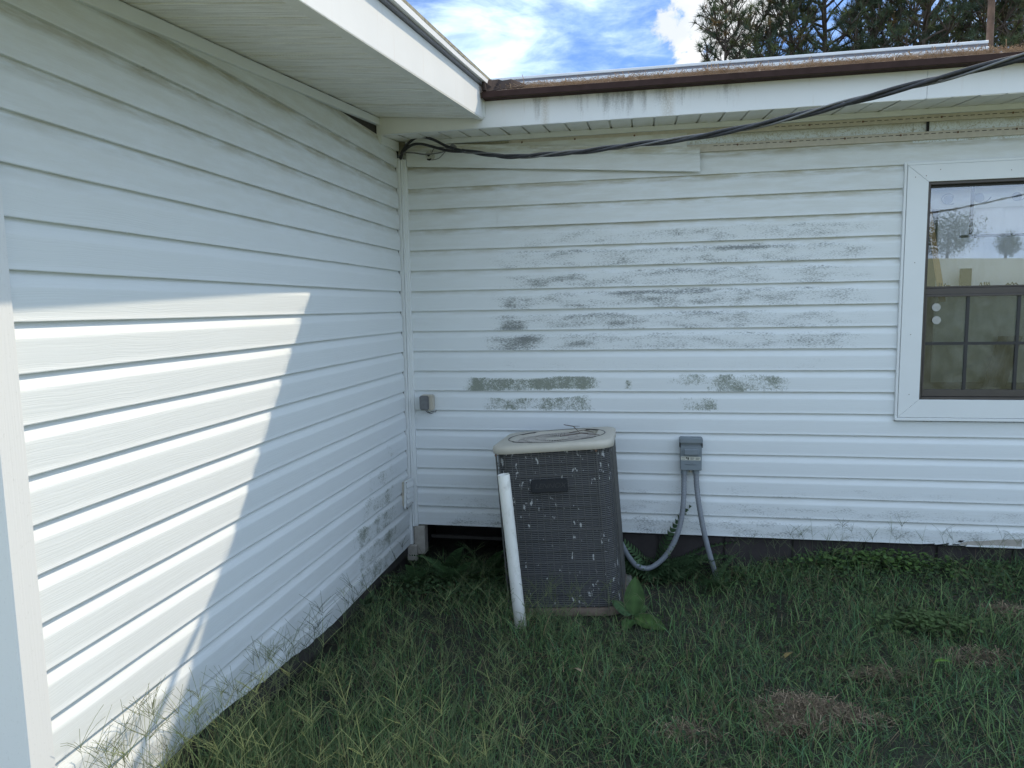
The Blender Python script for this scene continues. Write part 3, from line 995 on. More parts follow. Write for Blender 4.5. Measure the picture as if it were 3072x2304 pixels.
# --- roofs
EY, EZ = -0.43, 2.583
RY, RZ_ = 4.0, 2.583 + 0.302 * 4.43
rf = B()
rf.hexa([(0.55, EY + .012, EZ - .030), (X_END + .4, EY + .012, EZ - .030), (X_END + .4, RY, RZ_ - .03), (0.0, RY, RZ_ - .03), (0.55, EY + .012, EZ), (X_END + .4, EY + .012, EZ), (X_END + .4, RY, RZ_), (0.0, RY, RZ_)])
rf.hexa([(0.0, RY, RZ_ - .03), (X_END + .4, RY, RZ_ - .03), (X_END + .4, 8.7, EZ), (0.0, 8.7, EZ), (0.0, RY, RZ_), (X_END + .4, RY, RZ_), (X_END + .4, 8.7, EZ + .03), (0.0, 8.7, EZ + .03)])
roof_back = rf.obj('roof', MAT['roof'], house, label='brown shingle roof of the back wing')
de = B()
de.box(0.632, X_END + .4, EY, EY + .010, EZ - .029, EZ + .003)
de.box(0.632, X_END + .4, EY + .0105, FY - .0005, EZ - .0280, EZ - .0250)
de.obj('drip_edge', MAT['brown'], roof_back, 0.001)
# ridge cap in three layers
for nm, z0, z1, yy, mt in (('ridge_cap', -.02, .02, -.16, 'galv'), ('ridge_cap', .02, .055, -.13, 'greymetal'), ('ridge_cap', .055, .085, -.145, 'galv')):
    r3 = B(); r3.box(-0.3, 4.93, RY + yy, RY - yy, RZ_ + z0, RZ_ + z1)
    r3.obj(nm, MAT[mt], roof_back, 0.004, label='layered metal ridge cap' if z0 < 0 else None)
# loose needles on the eave edge and the slope
def slivers(P, A, L, Wd, tilt, cols, tris=1):
    """thin flat slivers: P centre, A azimuth, L length, Wd width, tilt"""
    n = len(P)
    dx = np.stack([np.cos(A) * np.cos(tilt), np.sin(A) * np.cos(tilt), np.sin(tilt)], 1)
    sx_ = np.stack([-np.sin(A), np.cos(A), np.zeros(n)], 1)
    a = P - dx * L[:, None] / 2; c = P + dx * L[:, None] / 2
    v = np.stack([a - sx_ * Wd[:, None] / 2, a + sx_ * Wd[:, None] / 2, c], 1).reshape(-1, 3)
    t_ = np.arange(n * 3).reshape(-1, 3)
    cc_ = np.repeat(cols, 3, 0)
    return v, t_, cc_


n = 9000
px = RS.uniform(0.72, 6.0, n); py = EY + np.abs(RS.normal(0, .35, n)) + 0.0
cl = 0.5 + 0.5 * np.sin(px * 9) * np.sin(px * 3.3 + py * 7)
pz = EZ + 0.302 * (py - EY) + RS.uniform(.002, .022, n) * (0.5 + cl)
cols = np.array([[.36, .27, .19]]) * RS.uniform(.5, 1.5, (n, 1)) + np.array([[.1, .1, .1]]) * (RS.rand(n, 1) > .8)
v_, t_, c_ = slivers(np.stack([px, py, pz], 1), RS.uniform(0, 6.28, n), RS.uniform(.05, .13, n), np.full(n, .0035), RS.normal(0, .22, n), cols)
lit = link('needle_litter', tri_mesh(v_, t_, c_), MAT['straw'])
tag(lit, 'dry brown pine needles littering the edge of the back roof', 'pine needles', kind='stuff')

# crumpled brown flashing in the roof valley
fl = B()
def crumple(pts, th=0.004):
    g = []
    for row in pts:
        g.append([Vector(p_) for p_ in row])
    V = [p_ for r__ in g for p_ in r__]
    w_ = len(g[0])
    F = [(i * w_ + j, i * w_ + j + 1, (i + 1) * w_ + j + 1, (i + 1) * w_ + j) for i in range(len(g) - 1) for j in range(w_ - 1)]
    return V, F
V, F = crumple([[(0.636, -0.425, 2.583), (0.645, -0.40, 2.640), (0.640, -0.36, 2.675)],
                [(0.668, -0.425, 2.585), (0.678, -0.385, 2.617), (0.672, -0.34, 2.668)],
                [(0.700, -0.415, 2.590), (0.700, -0.37, 2.612), (0.705, -0.31, 2.678)],
                [(0.745, -0.405, 2.596), (0.735, -0.355, 2.655), (0.740, -0.29, 2.655)],
                [(0.790, -0.395, 2.600), (0.780, -0.34, 2.665), (0.800, -0.27, 2.668)],
                [(0.850, -0.385, 2.604), (0.840, -0.33, 2.622), (0.870, -0.25, 2.650)]])
fl.add(V, F)
flo = fl.obj('flashing', MAT['flash'], roof_back, label='crumpled brown valley flashing')
md = flo.modifiers.new('s', 'SOLIDIFY'); md.thickness = 0.003
cu = B(); cu.tube([(0.648, -0.435, 2.588), (0.646, -0.436, 2.620), (0.637, -0.43, 2.650)], [0.013, 0.011, 0.004], 8)
cu.obj('flashing', MAT['flash'], roof_back, label='curled tongue of flashing')

# left wing roof: layered rake edge
def rake(name, x_in, x_out, za, zb, mat, label=None, wob=0.0):
    b_ = B()
    yy = np.linspace(-3.6, -0.30, 34)
    for i in range(33):
        y0, y1 = yy[i], yy[i + 1]
        w0 = wob * float(vnoise1(y0, 9, 2.2)); w1 = wob * float(vnoise1(y1, 9, 2.2))
        b_.hexa([(rk(y0) + x_in, y0, rz(y0) + za), (rk(y0) + x_out + w0, y0, rz(y0) + za), (rk(y1) + x_out + w1, y1, rz(y1) + za), (rk(y1) + x_in, y1, rz(y1) + za),
                 (rk(y0) + x_in, y0, rz(y0) + zb), (rk(y0) + x_out + w0, y0, rz(y0) + zb), (rk(y1) + x_out + w1, y1, rz(y1) + zb), (rk(y1) + x_in, y1, rz(y1) + zb)])
    return b_.obj(name, mat, roof_left, label=label)


rl = B()
rl.hexa([(-5.3, -3.6, 1.9 + 0.5), (rk(-3.6) - .03, -3.6, rz(-3.6) - .05), (rk(-.3) - .03, 0.9, rz(.9) - .05), (-5.3, 0.9, 2.75),
         (-5.3, -3.6, 2.5 + .0), (rk(-3.6) - .03, -3.6, rz(-3.6) - .012), (rk(-.3) - .03, 0.9, rz(.9) - .012), (-5.3, 0.9, 2.85)])
rl.hexa([(-5.3, 0.9, 2.7), (-0.2, 0.9, 2.73), (-0.2, 9.3, 2.6), (-5.3, 9.3, 2.6), (-5.3, 0.9, 2.85), (-0.2, 0.9, 2.85), (-0.2, 9.3, 2.7), (-5.3, 9.3, 2.7)])
roof_left = rl.obj('roof', MAT['roof'], house, label='low roof of the left wing')
rake('drip_edge', -0.060, -0.018, -0.052, -0.040, MAT['greymetal'], 'grey underside strip of the left drip edge')
rake('drip_edge', -0.055, -0.003, -0.0395, -0.016, MAT['galv'], 'white metal drip edge along the left roof', 0.012)
rake('roof_edge', -0.050, 0.0, -0.0155, 0.0, MAT['moss'], 'mossy edge of the left roof')

# --- window (part of the house; casing, sashes, panes are its sub-parts)
def sub(bb, name, mat, bevel=0.0, label=None):
    return bb.obj(name, mat, win, bevel, 1, label)


wb = B(); wb.box(3.046, 4.054, 0.052, 0.10, 0.852, 0.872); wb.box(3.046, 4.054, 0.052, 0.10, 2.03, 2.055)
wb.box(3.046, 3.064, 0.052, 0.10, 0.872, 2.03); wb.box(4.036, 4.054, 0.052, 0.10, 0.872, 2.03)
win = wb.obj('window', MAT['frame'], house, label='double window with dark bronze frame and white casing')
CX0, CX1, CZ0, CZ1 = 2.936, 4.184, 0.748, 2.150      # casing outside
IX0, IX1, IZ0, IZ1 = 3.044, 4.056, 0.850, 2.058      # casing inside
yf = -0.021
def casing(p4, nm='casing'):
    b_ = B(); lo_ = [(x, yf, z) for x, z in p4]; hi_ = [(x, 0.012, z) for x, z in p4]
    b_.add(lo_ + hi_, [(0, 1, 2, 3), (7, 6, 5, 4), (0, 4, 5, 1), (1, 5, 6, 2), (2, 6, 7, 3), (3, 7, 4, 0)])
    return sub(b_, nm, MAT['trim'], 0.0012)
g_ = 0.0012
casing([(CX0, CZ0 + g_), (CX0, CZ1 - g_), (IX0, IZ1 - g_), (IX0, IZ0 + g_)])
casing([(CX1, CZ0 + g_), (IX1, IZ0 + g_), (IX1, IZ1 - g_), (CX1, CZ1 - g_)])
casing([(CX0, CZ1), (CX1, CZ1), (IX1, IZ1), (IX0, IZ1)])
casing([(CX0, CZ0), (IX0, IZ0), (IX1, IZ0), (CX1, CZ0)])
jb = B(); jb.box(2.921, 2.9345, -0.016, 0.012, 0.735, 2.166); sub(jb, 'casing_flange', MAT['trim'], 0.0015)
jb = B(); jb.box(4.1855, 4.199, -0.016, 0.012, 0.735, 2.166); sub(jb, 'casing_flange', MAT['trim'], 0.0015)
jb = B(); jb.box(2.9348, 4.185, -0.0165, 0.012, 2.1515, 2.1655); sub(jb, 'casing_flange', MAT['trim'], 0.0015)
jb = B(); jb.box(2.9215, 4.198, -0.024, 0.012, 0.729, 0.7460); sub(jb, 'sill_flange', MAT['trim'], 0.0015)
for (x, z) in ((3.03, 2.09), (2.975, 2.085), (2.99, 1.62), (2.985, 1.22), (2.99, 0.88), (3.1, 2.12), (3.45, 2.10)):
    o = link('nail', nail, MAT['rust'], win, (x, -0.0225, z)); o.scale = (.4, .4, .4)
fo = B()
fo.box(3.0442, 3.058, -0.010, 0.052, 0.850, 2.058); fo.box(4.042, 4.0558, -0.010, 0.052, 0.850, 2.058)
fo.box(3.058, 4.042, -0.010, 0.052, 2.042, 2.058); fo.box(3.058, 4.042, -0.010, 0.052, 0.850, 0.864)
sub(fo, 'outer_frame', MAT['frame'], 0.0015)
# upper sash
us_ = B()
us_.box(3.059, 3.072, 0.020, 0.045, 1.45, 2.041); us_.box(4.028, 4.041, 0.020, 0.045, 1.45, 2.041)
us_.box(3.072, 4.028, 0.020, 0.045, 2.030, 2.041)
sub(us_, 'upper_sash', MAT['frame2'], 0.001)
mr = B(); mr.box(3.059, 4.041, 0.004, 0.048, 1.440, 1.476); mr.box(3.059, 4.041, 0.010, 0.044, 1.4765, 1.487)
sub(mr, 'meeting_rail', MAT['frame'], 0.002)
pn = B(); pn.box(3.072, 4.028, 0.030, 0.033, 1.487, 2.030); sub(pn, 'pane', MAT['glass'], label='upper pane reflecting sky and field')
# lower sash with screen
ls = B()
ls.box(3.059, 3.070, -0.002, 0.046, 0.866, 1.439); ls.box(4.030, 4.041, -0.002, 0.046, 0.866, 1.439)
ls.box(3.070, 4.030, 0.006, 0.046, 0.866, 0.905); ls.box(3.070, 4.030, -0.002, 0.046, 1.428, 1.439)
sub(ls, 'lower_sash', MAT['frame'], 0.0015)
pn = B(); pn.box(3.071, 4.029, 0.014, 0.017, 0.905, 1.428); sub(pn, 'pane', MAT['screen'], label='lower pane dulled by a dusty insect screen')
for x in (3.284, 3.540, 3.795):
    b_ = B(); b_.box(x - .008, x + .008, 0.008, 0.0135, 0.906, 1.4275); sub(b_, 'muntin', MAT['frame2'])
b_ = B(); b_.box(3.071, 4.029, 0.0078, 0.0133, 1.158, 1.174); sub(b_, 'muntin', MAT['frame2'])
# remains of the grille in the upper sash
b_ = B(); b_.box(3.282, 3.298, 0.036, 0.042, 1.77, 2.030); sub(b_, 'muntin', MAT['frame2'], label='broken vertical grille bar')
b_ = B(); b_.box(3.235, 4.028, 0.0365, 0.0425, 1.752, 1.768); sub(b_, 'muntin', MAT['frame2'], label='loose horizontal grille bar')
for (x, z) in ((3.122, 1.370), (3.126, 1.298)):
    c_ = B(); c_.tube([(x, 0.0075, z), (x, 0.0125, z)], 0.0225, 20); sub(c_, 'round_sticker', MAT['sticker'])
# --- room behind the window
rm = B()
rx0, rx1, ry0, ry1, rz0, rz1 = 2.4, 5.0, 0.101, 2.6, 0.0, 2.40
rm.add([(x, y, z) for z in (rz0, rz1) for y in (ry0, ry1) for x in (rx0, rx1)], [(0, 1, 3, 2), (4, 6, 7, 5), (2, 3, 7, 6), (0, 2, 6, 4), (1, 5, 7, 3)])
rm.obj('room', MAT['room'], house, label='dim room behind the window')


def wavy(name, x0, x1, z0, z1, y, amp, nf, mat, parent=None, label=None, skew=0.0):
    n = 60
    V = []; F = []
    for i in range(n + 1):
        f_ = i / n
        yy_ = y + amp * math.sin(f_ * nf * 6.28) + amp * .4 * math.sin(f_ * nf * 15 + 1)
        V.append((x0 + (x1 - x0) * f_ + skew, yy_, z0)); V.append((x0 + (x1 - x0) * f_, yy_, z1))
    for i in range(n):
        F.append((2 * i, 2 * i + 2, 2 * i + 3, 2 * i + 1))
    me = mesh(V, F, True)
    o = link(name, me, mat, parent, label=label)
    md = o.modifiers.new('s', 'SOLIDIFY'); md.thickness = 0.003
    return o


o = wavy('curtain', 3.17, 3.99, 0.93, 2.035, 0.165, 0.006, 5, MAT['curtain'])
tag(o, 'white curtain panel hanging inside the window', 'curtain')
o = wavy('valance', 3.10, 4.02, 1.925, 2.045, 0.140, 0.003, 3, MAT['curtain'])
tag(o, 'short white valance with blue scroll print across the window top', 'valance')
val = o
for i, xc in enumerate((3.21, 3.37, 3.56, 3.74, 3.92)):
    pts_ = [(xc + (.020 + .0075 * a) * math.cos(a * 1.0 + i) * 0.9, 0.1335, 1.985 + (.014 + .0045 * a) * math.sin(a * 1.0 + i)) for a in np.linspace(0, 5.2, 26)]
    s_ = B(); s_.tube(pts_, 0.0030, 6); s_.obj('scroll', MAT['scroll'], val)
    s_ = B(); s_.tube([(xc - .004, 0.1335, 1.978), (xc - .004, 0.1375, 1.978)], 0.024, 18); s_.obj('scroll_dot', MAT['scroll'], val)
o = wavy('drape', 3.50, 3.62, 0.905, 1.20, 0.120, 0.004, 2, MAT['drape'], skew=-0.075)
tag(o, 'dark triangular drape behind the lower window panes', 'drape')
st = B(); st.hexa([(3.170, .10, 1.40), (3.205, .10, 1.40), (3.205, .106, 1.40), (3.170, .106, 1.40), (3.060, .10, 2.02), (3.090, .10, 2.02), (3.090, .106, 2.02), (3.060, .106, 2.02)])
o = st.obj('wooden_slat', MAT['wood']); tag(o, 'orange wooden slat leaning inside the left edge of the window', 'slat')
cd = B(); cd.box(3.265, 3.325, 0.082, 0.09, 1.487, 1.585)
o = cd.obj('card', MAT['cardboard']); tag(o, 'small dark card standing on the window meeting rail', 'card')
for i, (x, w_) in enumerate(((3.165, .035), (3.275, .045), (3.385, .04), (3.515, .06))):
    l_ = B()
    for j in range(4):
        a0 = rnd.uniform(0, 3.1)
        l_.tube([(x + w_ * (j / 3 - .5), 0.0365 + .012, 1.4875), (x + w_ * (j / 3 - .5) + .010 * math.cos(a0), 0.0485, 1.4875 + .014 * abs(math.sin(a0)) + .004), (x + w_ * (j / 3 - .5) + .022 * math.cos(a0), 0.048, 1.4885)], [.003, .004, .002], 6)
    o = l_.obj('dead_leaf', MAT['insect'])
    tag(o, ['curled dead leaf on the meeting rail, leftmost by the wooden slat', 'curled dead leaf in front of the small dark card', 'thin curled dead leaf right of the dark card on the rail', 'largest dead leaf on the rail near the right picture edge'][i], 'leaf', 'dead leaves on the window rail')

# ------------------------------------------------------------------ AIR CONDITIONER
AC = empty('air_conditioner', (1.094, -0.468, -0.235), 'grimy grey outdoor air conditioner with beige top, leaning left in the grass', 'air conditioner', rot=(math.radians(-2.6), math.radians(-4.4), math.radians(0.5)))
AC.scale = (1.04, 1.0, 1.065)
W2, AH = 0.300, 0.868


def rsq(hw, r, n=7):
    pts = []
    for cx, cy, a0 in ((hw - r, -(hw - r), -90), (hw - r, hw - r, 0), (-(hw - r), hw - r, 90), (-(hw - r), -(hw - r), 180)):
        for i in range(n + 1):
            a = math.radians(a0 + 90 * i / n)
            pts.append((cx + r * math.cos(a), cy + r * math.sin(a)))
    return pts


def loft(bb, rings, cap0=True, cap1=True, smooth=True):
    n = len(rings[0]); V = [p_ for r_ in rings for p_ in r_]; F = []
    for i in range(len(rings) - 1):
        for k in range(n):
            F.append((i * n + k, i * n + (k + 1) % n, (i + 1) * n + (k + 1) % n, (i + 1) * n + k))
    bb.add(V, F, smooth)
    if cap0: bb.add(rings[0], [tuple(range(n))[::-1]])
    if cap1: bb.add(rings[-1], [tuple(range(n))])


cbm = B()
loft(cbm, [[(x, y, z) for x, y in rsq(W2 - 0.012, 0.085)] for z in (0.035, 0.845)])
cbm.obj('coil', MAT['coil'], AC)
pan = B(); loft(pan, [[(x, y, z) for x, y in rsq(hw, 0.09)] for hw, z in ((W2 + .004, 0.0), (W2 + .008, 0.035), (W2 + .002, 0.040))])
pan.obj('base_pan', MAT['rustpan'], AC)
# top cap with round opening
cap = B()
outer = rsq(W2 + 0.012, 0.095, 8)
n_o = len(outer)
def circ(r, z, ph=0):
    out = []
    for (x, y) in outer:
        a = math.atan2(y, x)
        out.append((r * math.cos(a), r * math.sin(a), z))
    return out
def oset(d, z): return [(x * (1 + d), y * (1 + d), z) for x, y in outer]
loft(cap, [oset(-0.01, 0.827), oset(0.0, 0.829), oset(0.0, 0.852), oset(-0.012, 0.862), oset(-0.045, 0.867), circ(0.272, 0.869), circ(0.262, 0.866), circ(0.258, 0.855), circ(0.252, 0.848), circ(0.250, 0.838)], True, False)
cap.obj('top_cap', MAT['cap'], AC)
dk = B(); loft(dk, [circ(0.2495, 0.8375), circ(0.2490, 0.70)], False, True, True); dk.obj('fan_shroud', MAT['shroud'], AC)
rg0 = B(); rg0.tube([(0.262 * math.cos(a), 0.262 * math.sin(a), 0.8680) for a in np.linspace(0, 2 * math.pi, 61)], 0.0032, 6, False); rg0.obj('rim_seam', MAT['acwire'], AC)
for i in range(3):
    a0 = i * 2.094
    V = []
    for r_ in np.linspace(.05, .22, 6):
        for t_ in (-.5, .5):
            a = a0 + t_ * 0.75 + r_
            V.append((r_ * math.cos(a), r_ * math.sin(a), 0.745 + t_ * 0.05))
    F = [(2 * j, 2 * j + 1, 2 * j + 3, 2 * j + 2) for j in range(5)]
    fb_ = B(); fb_.add(V, F, True); o = fb_.obj('fan_blade', MAT['greymetal'], AC); md = o.modifiers.new('s', 'SOLIDIFY'); md.thickness = .003
mo = B(); mo.tube([(0, 0, 0.71), (0, 0, 0.80)], 0.07, 20); mo.obj('fan_motor', MAT['greymetal'], AC)
spoke = B(); spoke.tube([(0.062, 0, 0.852), (0.10, 0.006, 0.858), (0.17, 0.018, 0.858), (0.225, 0.024, 0.852), (0.250, 0.022, 0.842)], 0.0027, 5)
spm = spoke.me()
for i in range(56):
    o = link('guard_wire', spm, MAT['fanwire'], AC); o.rotation_euler = (0, 0, i * 2 * math.pi / 56)
for r_, z in ((0.064, 0.852), (0.115, 0.8605), (0.175, 0.8600), (0.225, 0.8540)):
    rg_ = B(); rg_.tube([(r_ * math.cos(a), r_ * math.sin(a), z) for a in np.linspace(0, 2 * math.pi, 49)], 0.0020, 5, False); rg_.obj('guard_ring', MAT['fanwire'], AC)
hb = B(); hb.tube([(0, 0, 0.849), (0, 0, 0.854)], 0.062, 28); hb.obj('hub_plate', MAT['cap'], AC)
# wire guard around the coil
per = rsq(W2 + 0.003, 0.088, 6)
def along(per, s):
    P = [Vector((x, y, 0)) for x, y in per] + [Vector((per[0][0], per[0][1], 0))]
    L = [0]
    for i in range(1, len(P)): L.append(L[-1] + (P[i] - P[i - 1]).length)
    s = s % L[-1]
    for i in range(1, len(P)):
        if s <= L[i]:
            f_ = (s - L[i - 1]) / max(1e-9, L[i] - L[i - 1]); return P[i - 1].lerp(P[i], f_), L[-1]
    return P[0], L[-1]
_, LL = along(per, 0)
vw = B(); vw.tube([(0, 0, 0.03), (0, 0, 0.42), (0, 0, 0.832)], 0.0019, 5, False); vwm = vw.me()
nv = int(LL / 0.0345)
for i in range(nv):
    p_, _ = along(per, i * LL / nv)
    link('guard_wire', vwm, MAT['acwire'], AC, (p_.x, p_.y, 0))
for i in range(15):
    z = 0.055 + i * 0.0545
    hw_ = B(); hw_.tube([(x * .994, y * .994, z + 0.002 * math.sin(x * 20 + i)) for x, y in per + per[:1]], 0.0017, 5, False)
    hw_.obj('guard_hoop', MAT['acwire'], AC)
for (sx_, sy_) in ((-1, -1), (1, -1), (1, 1), (-1, 1)):
    x = sx_ * (W2 - .072) if sx_ > 0 else sx_ * (W2 - .012); y = sy_ * (W2 + .006) if sx_ > 0 else sy_ * (W2 - .022)
    cr = B(); cr.tube([(x, y, 0.03), (x, y, 0.82)], 0.0028, 6); cr.obj('corner_rod', MAT['acwire'], AC)
    sc_ = B(); sc_.tube([(x, y * 1.012, 0.822), (x, y * 1.03, 0.822)], 0.006, 8); sc_.obj('screw', MAT['rust'], AC)
npl = B(); npl.box(-0.115, 0.072, -W2 - 0.016, -W2 - 0.006, 0.628, 0.692); npo = npl.obj('nameplate', MAT['plate'], AC, 0.004, 2)
tx = bpy.data.curves.new('t', 'FONT'); tx.body = 'LENNOX'; tx.size = 0.040; tx.extrude = 0.0012; tx.shear = 0.35; tx.align_x = 'CENTER'; tx.align_y = 'CENTER'; tx.space_character = 0.95
to = bpy.data.objects.new('t', tx); COL.objects.link(to)
bpy.context.view_layer.update()
tme = bpy.data.meshes.new_from_object(to.evaluated_get(bpy.context.evaluated_depsgraph_get()))
bpy.data.objects.remove(to)
tl = link('lettering', tme, MAT['letters'], npo, (-0.018, -W2 - 0.0165, 0.660)); tl.rotation_euler = (math.pi / 2, 0, 0); tl.scale = (1.0, 0.85, 1)
# leaf litter and twigs on the cap
Rac = Euler((math.radians(-2.6), math.radians(-4.4), math.radians(0.5)))
def acw(x, y, z): return Vector((1.094, -0.468, -0.235)) + Rac.to_matrix() @ Vector((x * 1.04, y, z * 1.065))
for i, (a, b_, lab) in enumerate((((0.02, 0.22, 0.900), (0.12, 0.06, 0.870), 'thin brown twig lying across the back of the fan guard'), ((0.02, -0.02, 0.866), (0.24, -0.14, 0.876), 'longest dry twig reaching right over the fan guard'), ((0.06, 0.10, 0.868), (0.20, 0.02, 0.872), 'short forked twig on the fan guard beside dead leaves'))):
    p0 = acw(*a); p1 = acw(*b_); mid = (p0 + p1) / 2 + Vector((0.01, 0.01, 0.012))
    tw = B(); tw.tube([p0, mid, p1], [.0022, .0028, .0015], 6); tw.tube([mid, mid + Vector((.04, -.03, .006))], [.002, .001], 5)
    o = tw.obj('twig', MAT['twig']); tag(o, lab, 'twig', 'twigs on the air conditioner')

# pad
pd_ = B(); pd_.box(0.77, 1.44, -0.83, -0.10, -0.33, -0.226)
o = pd_.obj('concrete_pad', MAT['slab'], None, 0.012); tag(o, 'low concrete pad half hidden in grass under the air conditioner', 'pad')

# ------------------------------------------------------------------ PIPE
pipe = empty('plastic_pipe', (0.894, -0.945, -0.25), 'open white plastic pipe leaning upright in front of the air conditioner', 'pipe')
pdir = Vector((-0.078, 0.0, 0.83))
outer_r, inner_r = 0.0305, 0.0265
pb = B()
def ringp(c, r, n=28):
    t_ = pdir.normalized(); a = Vector((0, 1, 0)); b2 = t_.cross(a).normalized()
    return [c + (b2 * math.cos(2 * math.pi * k / n) + a * math.sin(2 * math.pi * k / n)) * r for k in range(n)]
rings = [ringp(pdir * f_, outer_r) for f_ in (0, .25, .5, .75, 0.997)] + [ringp(pdir * 1.0, outer_r - .001), ringp(pdir * 1.0, inner_r + .001)] + [ringp(pdir * f_, inner_r) for f_ in (0.997, 0.5, 0.1)]
loft(pb, rings, True, True)
pb.obj('tube', MAT['pvc'], pipe)

# ------------------------------------------------------------------ DISCONNECT BOX AND CONDUITS
db = empty('disconnect_box', (1.786, -0.01, 0.42), 'grey electrical disconnect box with two conduits on the white siding', 'electrical box')
def lb(name, x0, x1, y0, y1, z0, z1, mat, bev=0.002, seg=2, label=None, parent=db):
    return B().box(x0, x1, y0, y1, z0, z1).obj(name, mat, parent, bev, seg, label)
lb('body', -0.060, 0.062, -0.052, 0.012, 0.0, 0.188, MAT['grey_pvc'])
lb('cover', -0.061, 0.063, -0.066, -0.0525, 0.002, 0.150, MAT['grey_pvc'], 0.003)
lb('hood', -0.066, 0.068, -0.074, 0.010, 0.168, 0.196, MAT['grey_pvc'], 0.004)
lb('side_flange', -0.066, -0.061, -0.060, -0.02, 0.140, 0.1675, MAT['black'], 0.0005)
lb('side_flange', 0.0635, 0.068, -0.060, -0.02, 0.140, 0.1675, MAT['black'], 0.0005)
lb('handle', -0.046, 0.050, -0.084, -0.0655, 0.094, 0.138, MAT['grey_pvc'], 0.008, 3)
stk = lb('sticker', -0.058, 0.056, -0.0668, -0.0655, 0.064, 0.086, MAT['label'], 0.0)
for (x0, x1, z0, z1) in ((-.020, -.012, .067, .082), (-.030, -.022, .074, .083), (-.003, .018, .078, .080), (-.003, .020, .073, .075), (-.003, .015, .068, .070), (.027, .050, .078, .080), (.027, .052, .073, .075), (.027, .046, .068, .070), (-.054, -.036, .078, .080), (-.054, -.034, .069, .071)):
    lb('print_mark', x0, x1, -0.0672, -0.0667, z0, z1, MAT['ink'], 0.0, 1, None, stk)
for i in range(6):
    a = B(); a.tube([(-.028 + i * .010, -.0668, .044), (-.024 + i * .010, -.0685, .036), (-.020 + i * .010, -.0668, .046 if i % 2 else .040)], 0.0014, 6); a.obj('embossed_mark', MAT['grey_pvc'], db)
def smooth_pts(P, n=8):
    P = [Vector(p_) for p_ in P]; out = []
    for i in range(len(P) - 1):
        p0 = P[max(i - 1, 0)]; p1 = P[i]; p2 = P[i + 1]; p3 = P[min(i + 2, len(P) - 1)]
        for j in range(n):
            t_ = j / n
            out.append(0.5 * ((2 * p1) + (-p0 + p2) * t_ + (2 * p0 - 5 * p1 + 4 * p2 - p3) * t_ * t_ + (-p0 + 3 * p1 - 3 * p2 + p3) * t_ ** 3))
    out.append(P[-1]); return out
def conduit(P, r, lab):
    o_ = ORG['disconnect_box']
    pts_ = smooth_pts([Vector(p_) - o_ for p_ in P], 22)
    rr_ = [r * (1.0 + (0.035 if (i % 4) < 2 else -0.03) * (1 if i < len(pts_) * .55 else 0.3)) for i in range(len(pts_))]
    c_ = B(); c_.tube(pts_, rr_, 14)
    o = c_.obj('conduit', MAT['conduit'], db, label=lab)
    n_ = B(); n_.tube([pts_[0] + Vector((0, 0, .004)), pts_[0] + Vector((0, 0, -.022))], r * 1.28, 10); n_.obj('conduit_nut', MAT['grey_pvc'], db)
conduit([(1.748, -.045, .420), (1.748, -.055, .33), (1.745, -.075, .24), (1.733, -.09, .13), (1.708, -.10, .03), (1.670, -.105, -.055), (1.620, -.11, -.125), (1.545, -.12, -.178), (1.470, -.13, -.165), (1.415, -.16, -.09), (1.375, -.20, 0.0)], 0.0158, 'conduit looping left into the air conditioner')
conduit([(1.818, -.045, .420), (1.822, -.055, .33), (1.832, -.07, .24), (1.848, -.08, .14), (1.866, -.085, .05), (1.893, -.09, -.06), (1.925, -.095, -.17), (1.95, -.10, -.26)], 0.0160, 'conduit going straight into the ground')
lug = B(); lug.tube([(1.786 - 1.786, -.03, -.002), (0.0, -.03, -.016)], 0.010, 8); lug.obj('lug', MAT['beige'], db)

# ------------------------------------------------------------------ SMALL BOX AND VENT
sb_ = empty('sensor_box', (0.146, -0.015, 0.765), 'small grey faced square box with dangling wires on the back wall', 'box')
lb('housing', -0.038, 0.041, -0.045, 0.012, 0.002, 0.100, MAT['beige'], 0.006, 2, None, sb_)
lb('cover', -0.041, 0.020, -0.062, -0.0455, 0.006, 0.098, MAT['lamp_face'], 0.006, 2, None, sb_)
w_ = B(); w_.tube(smooth_pts([(-.01, -.035, .004), (.01, -.04, -.012), (.035, -.03, -.006), (.052, -.02, -.010), (.055, -.015, .003)], 5), 0.0022, 6)
w_.tube(smooth_pts([(.0, -.03, .002), (.02, -.035, -.018), (.04, -.025, -.014)], 5), 0.0018, 6); w_.obj('loose_wire', MAT['black'], sb_)
vc = empty('vent_cover', (0.0, -0.078, 0.152), 'white louvred vent cover tilted on the left wall near the corner', 'vent')
vc.rotation_euler = (math.radians(0), math.radians(2.5), math.radians(-4))
lb('plate', 0.018, 0.030, -0.092, 0.034, 0.0, 0.178, MAT['trim'], 0.003, 2, None, vc)
lb('collar', -0.004, 0.018, -0.080, 0.026, 0.012, 0.166, MAT['beige'], 0.0, 1, None, vc)
for i in range(4):
    z = 0.030 + i * 0.034
    l_ = B(); l_.hexa([(.030, -.072, z), (.040, -.072, z - .002), (.040, .018, z - .002), (.030, .018, z), (.030, -.072, z + .026), (.0315, -.072, z + .026), (.0315, .018, z + .026), (.030, .018, z + .026)])
    l_.obj('louvre', MAT['trim'], vc, 0.0008)
for (y, z) in ((-.083, .169), (.025, .009), (-.083, .009)):
    s_ = B(); s_.tube([(.0295, y, z), (.0325, y, z)], .0035, 8); s_.obj('screw', MAT['rust'], vc)

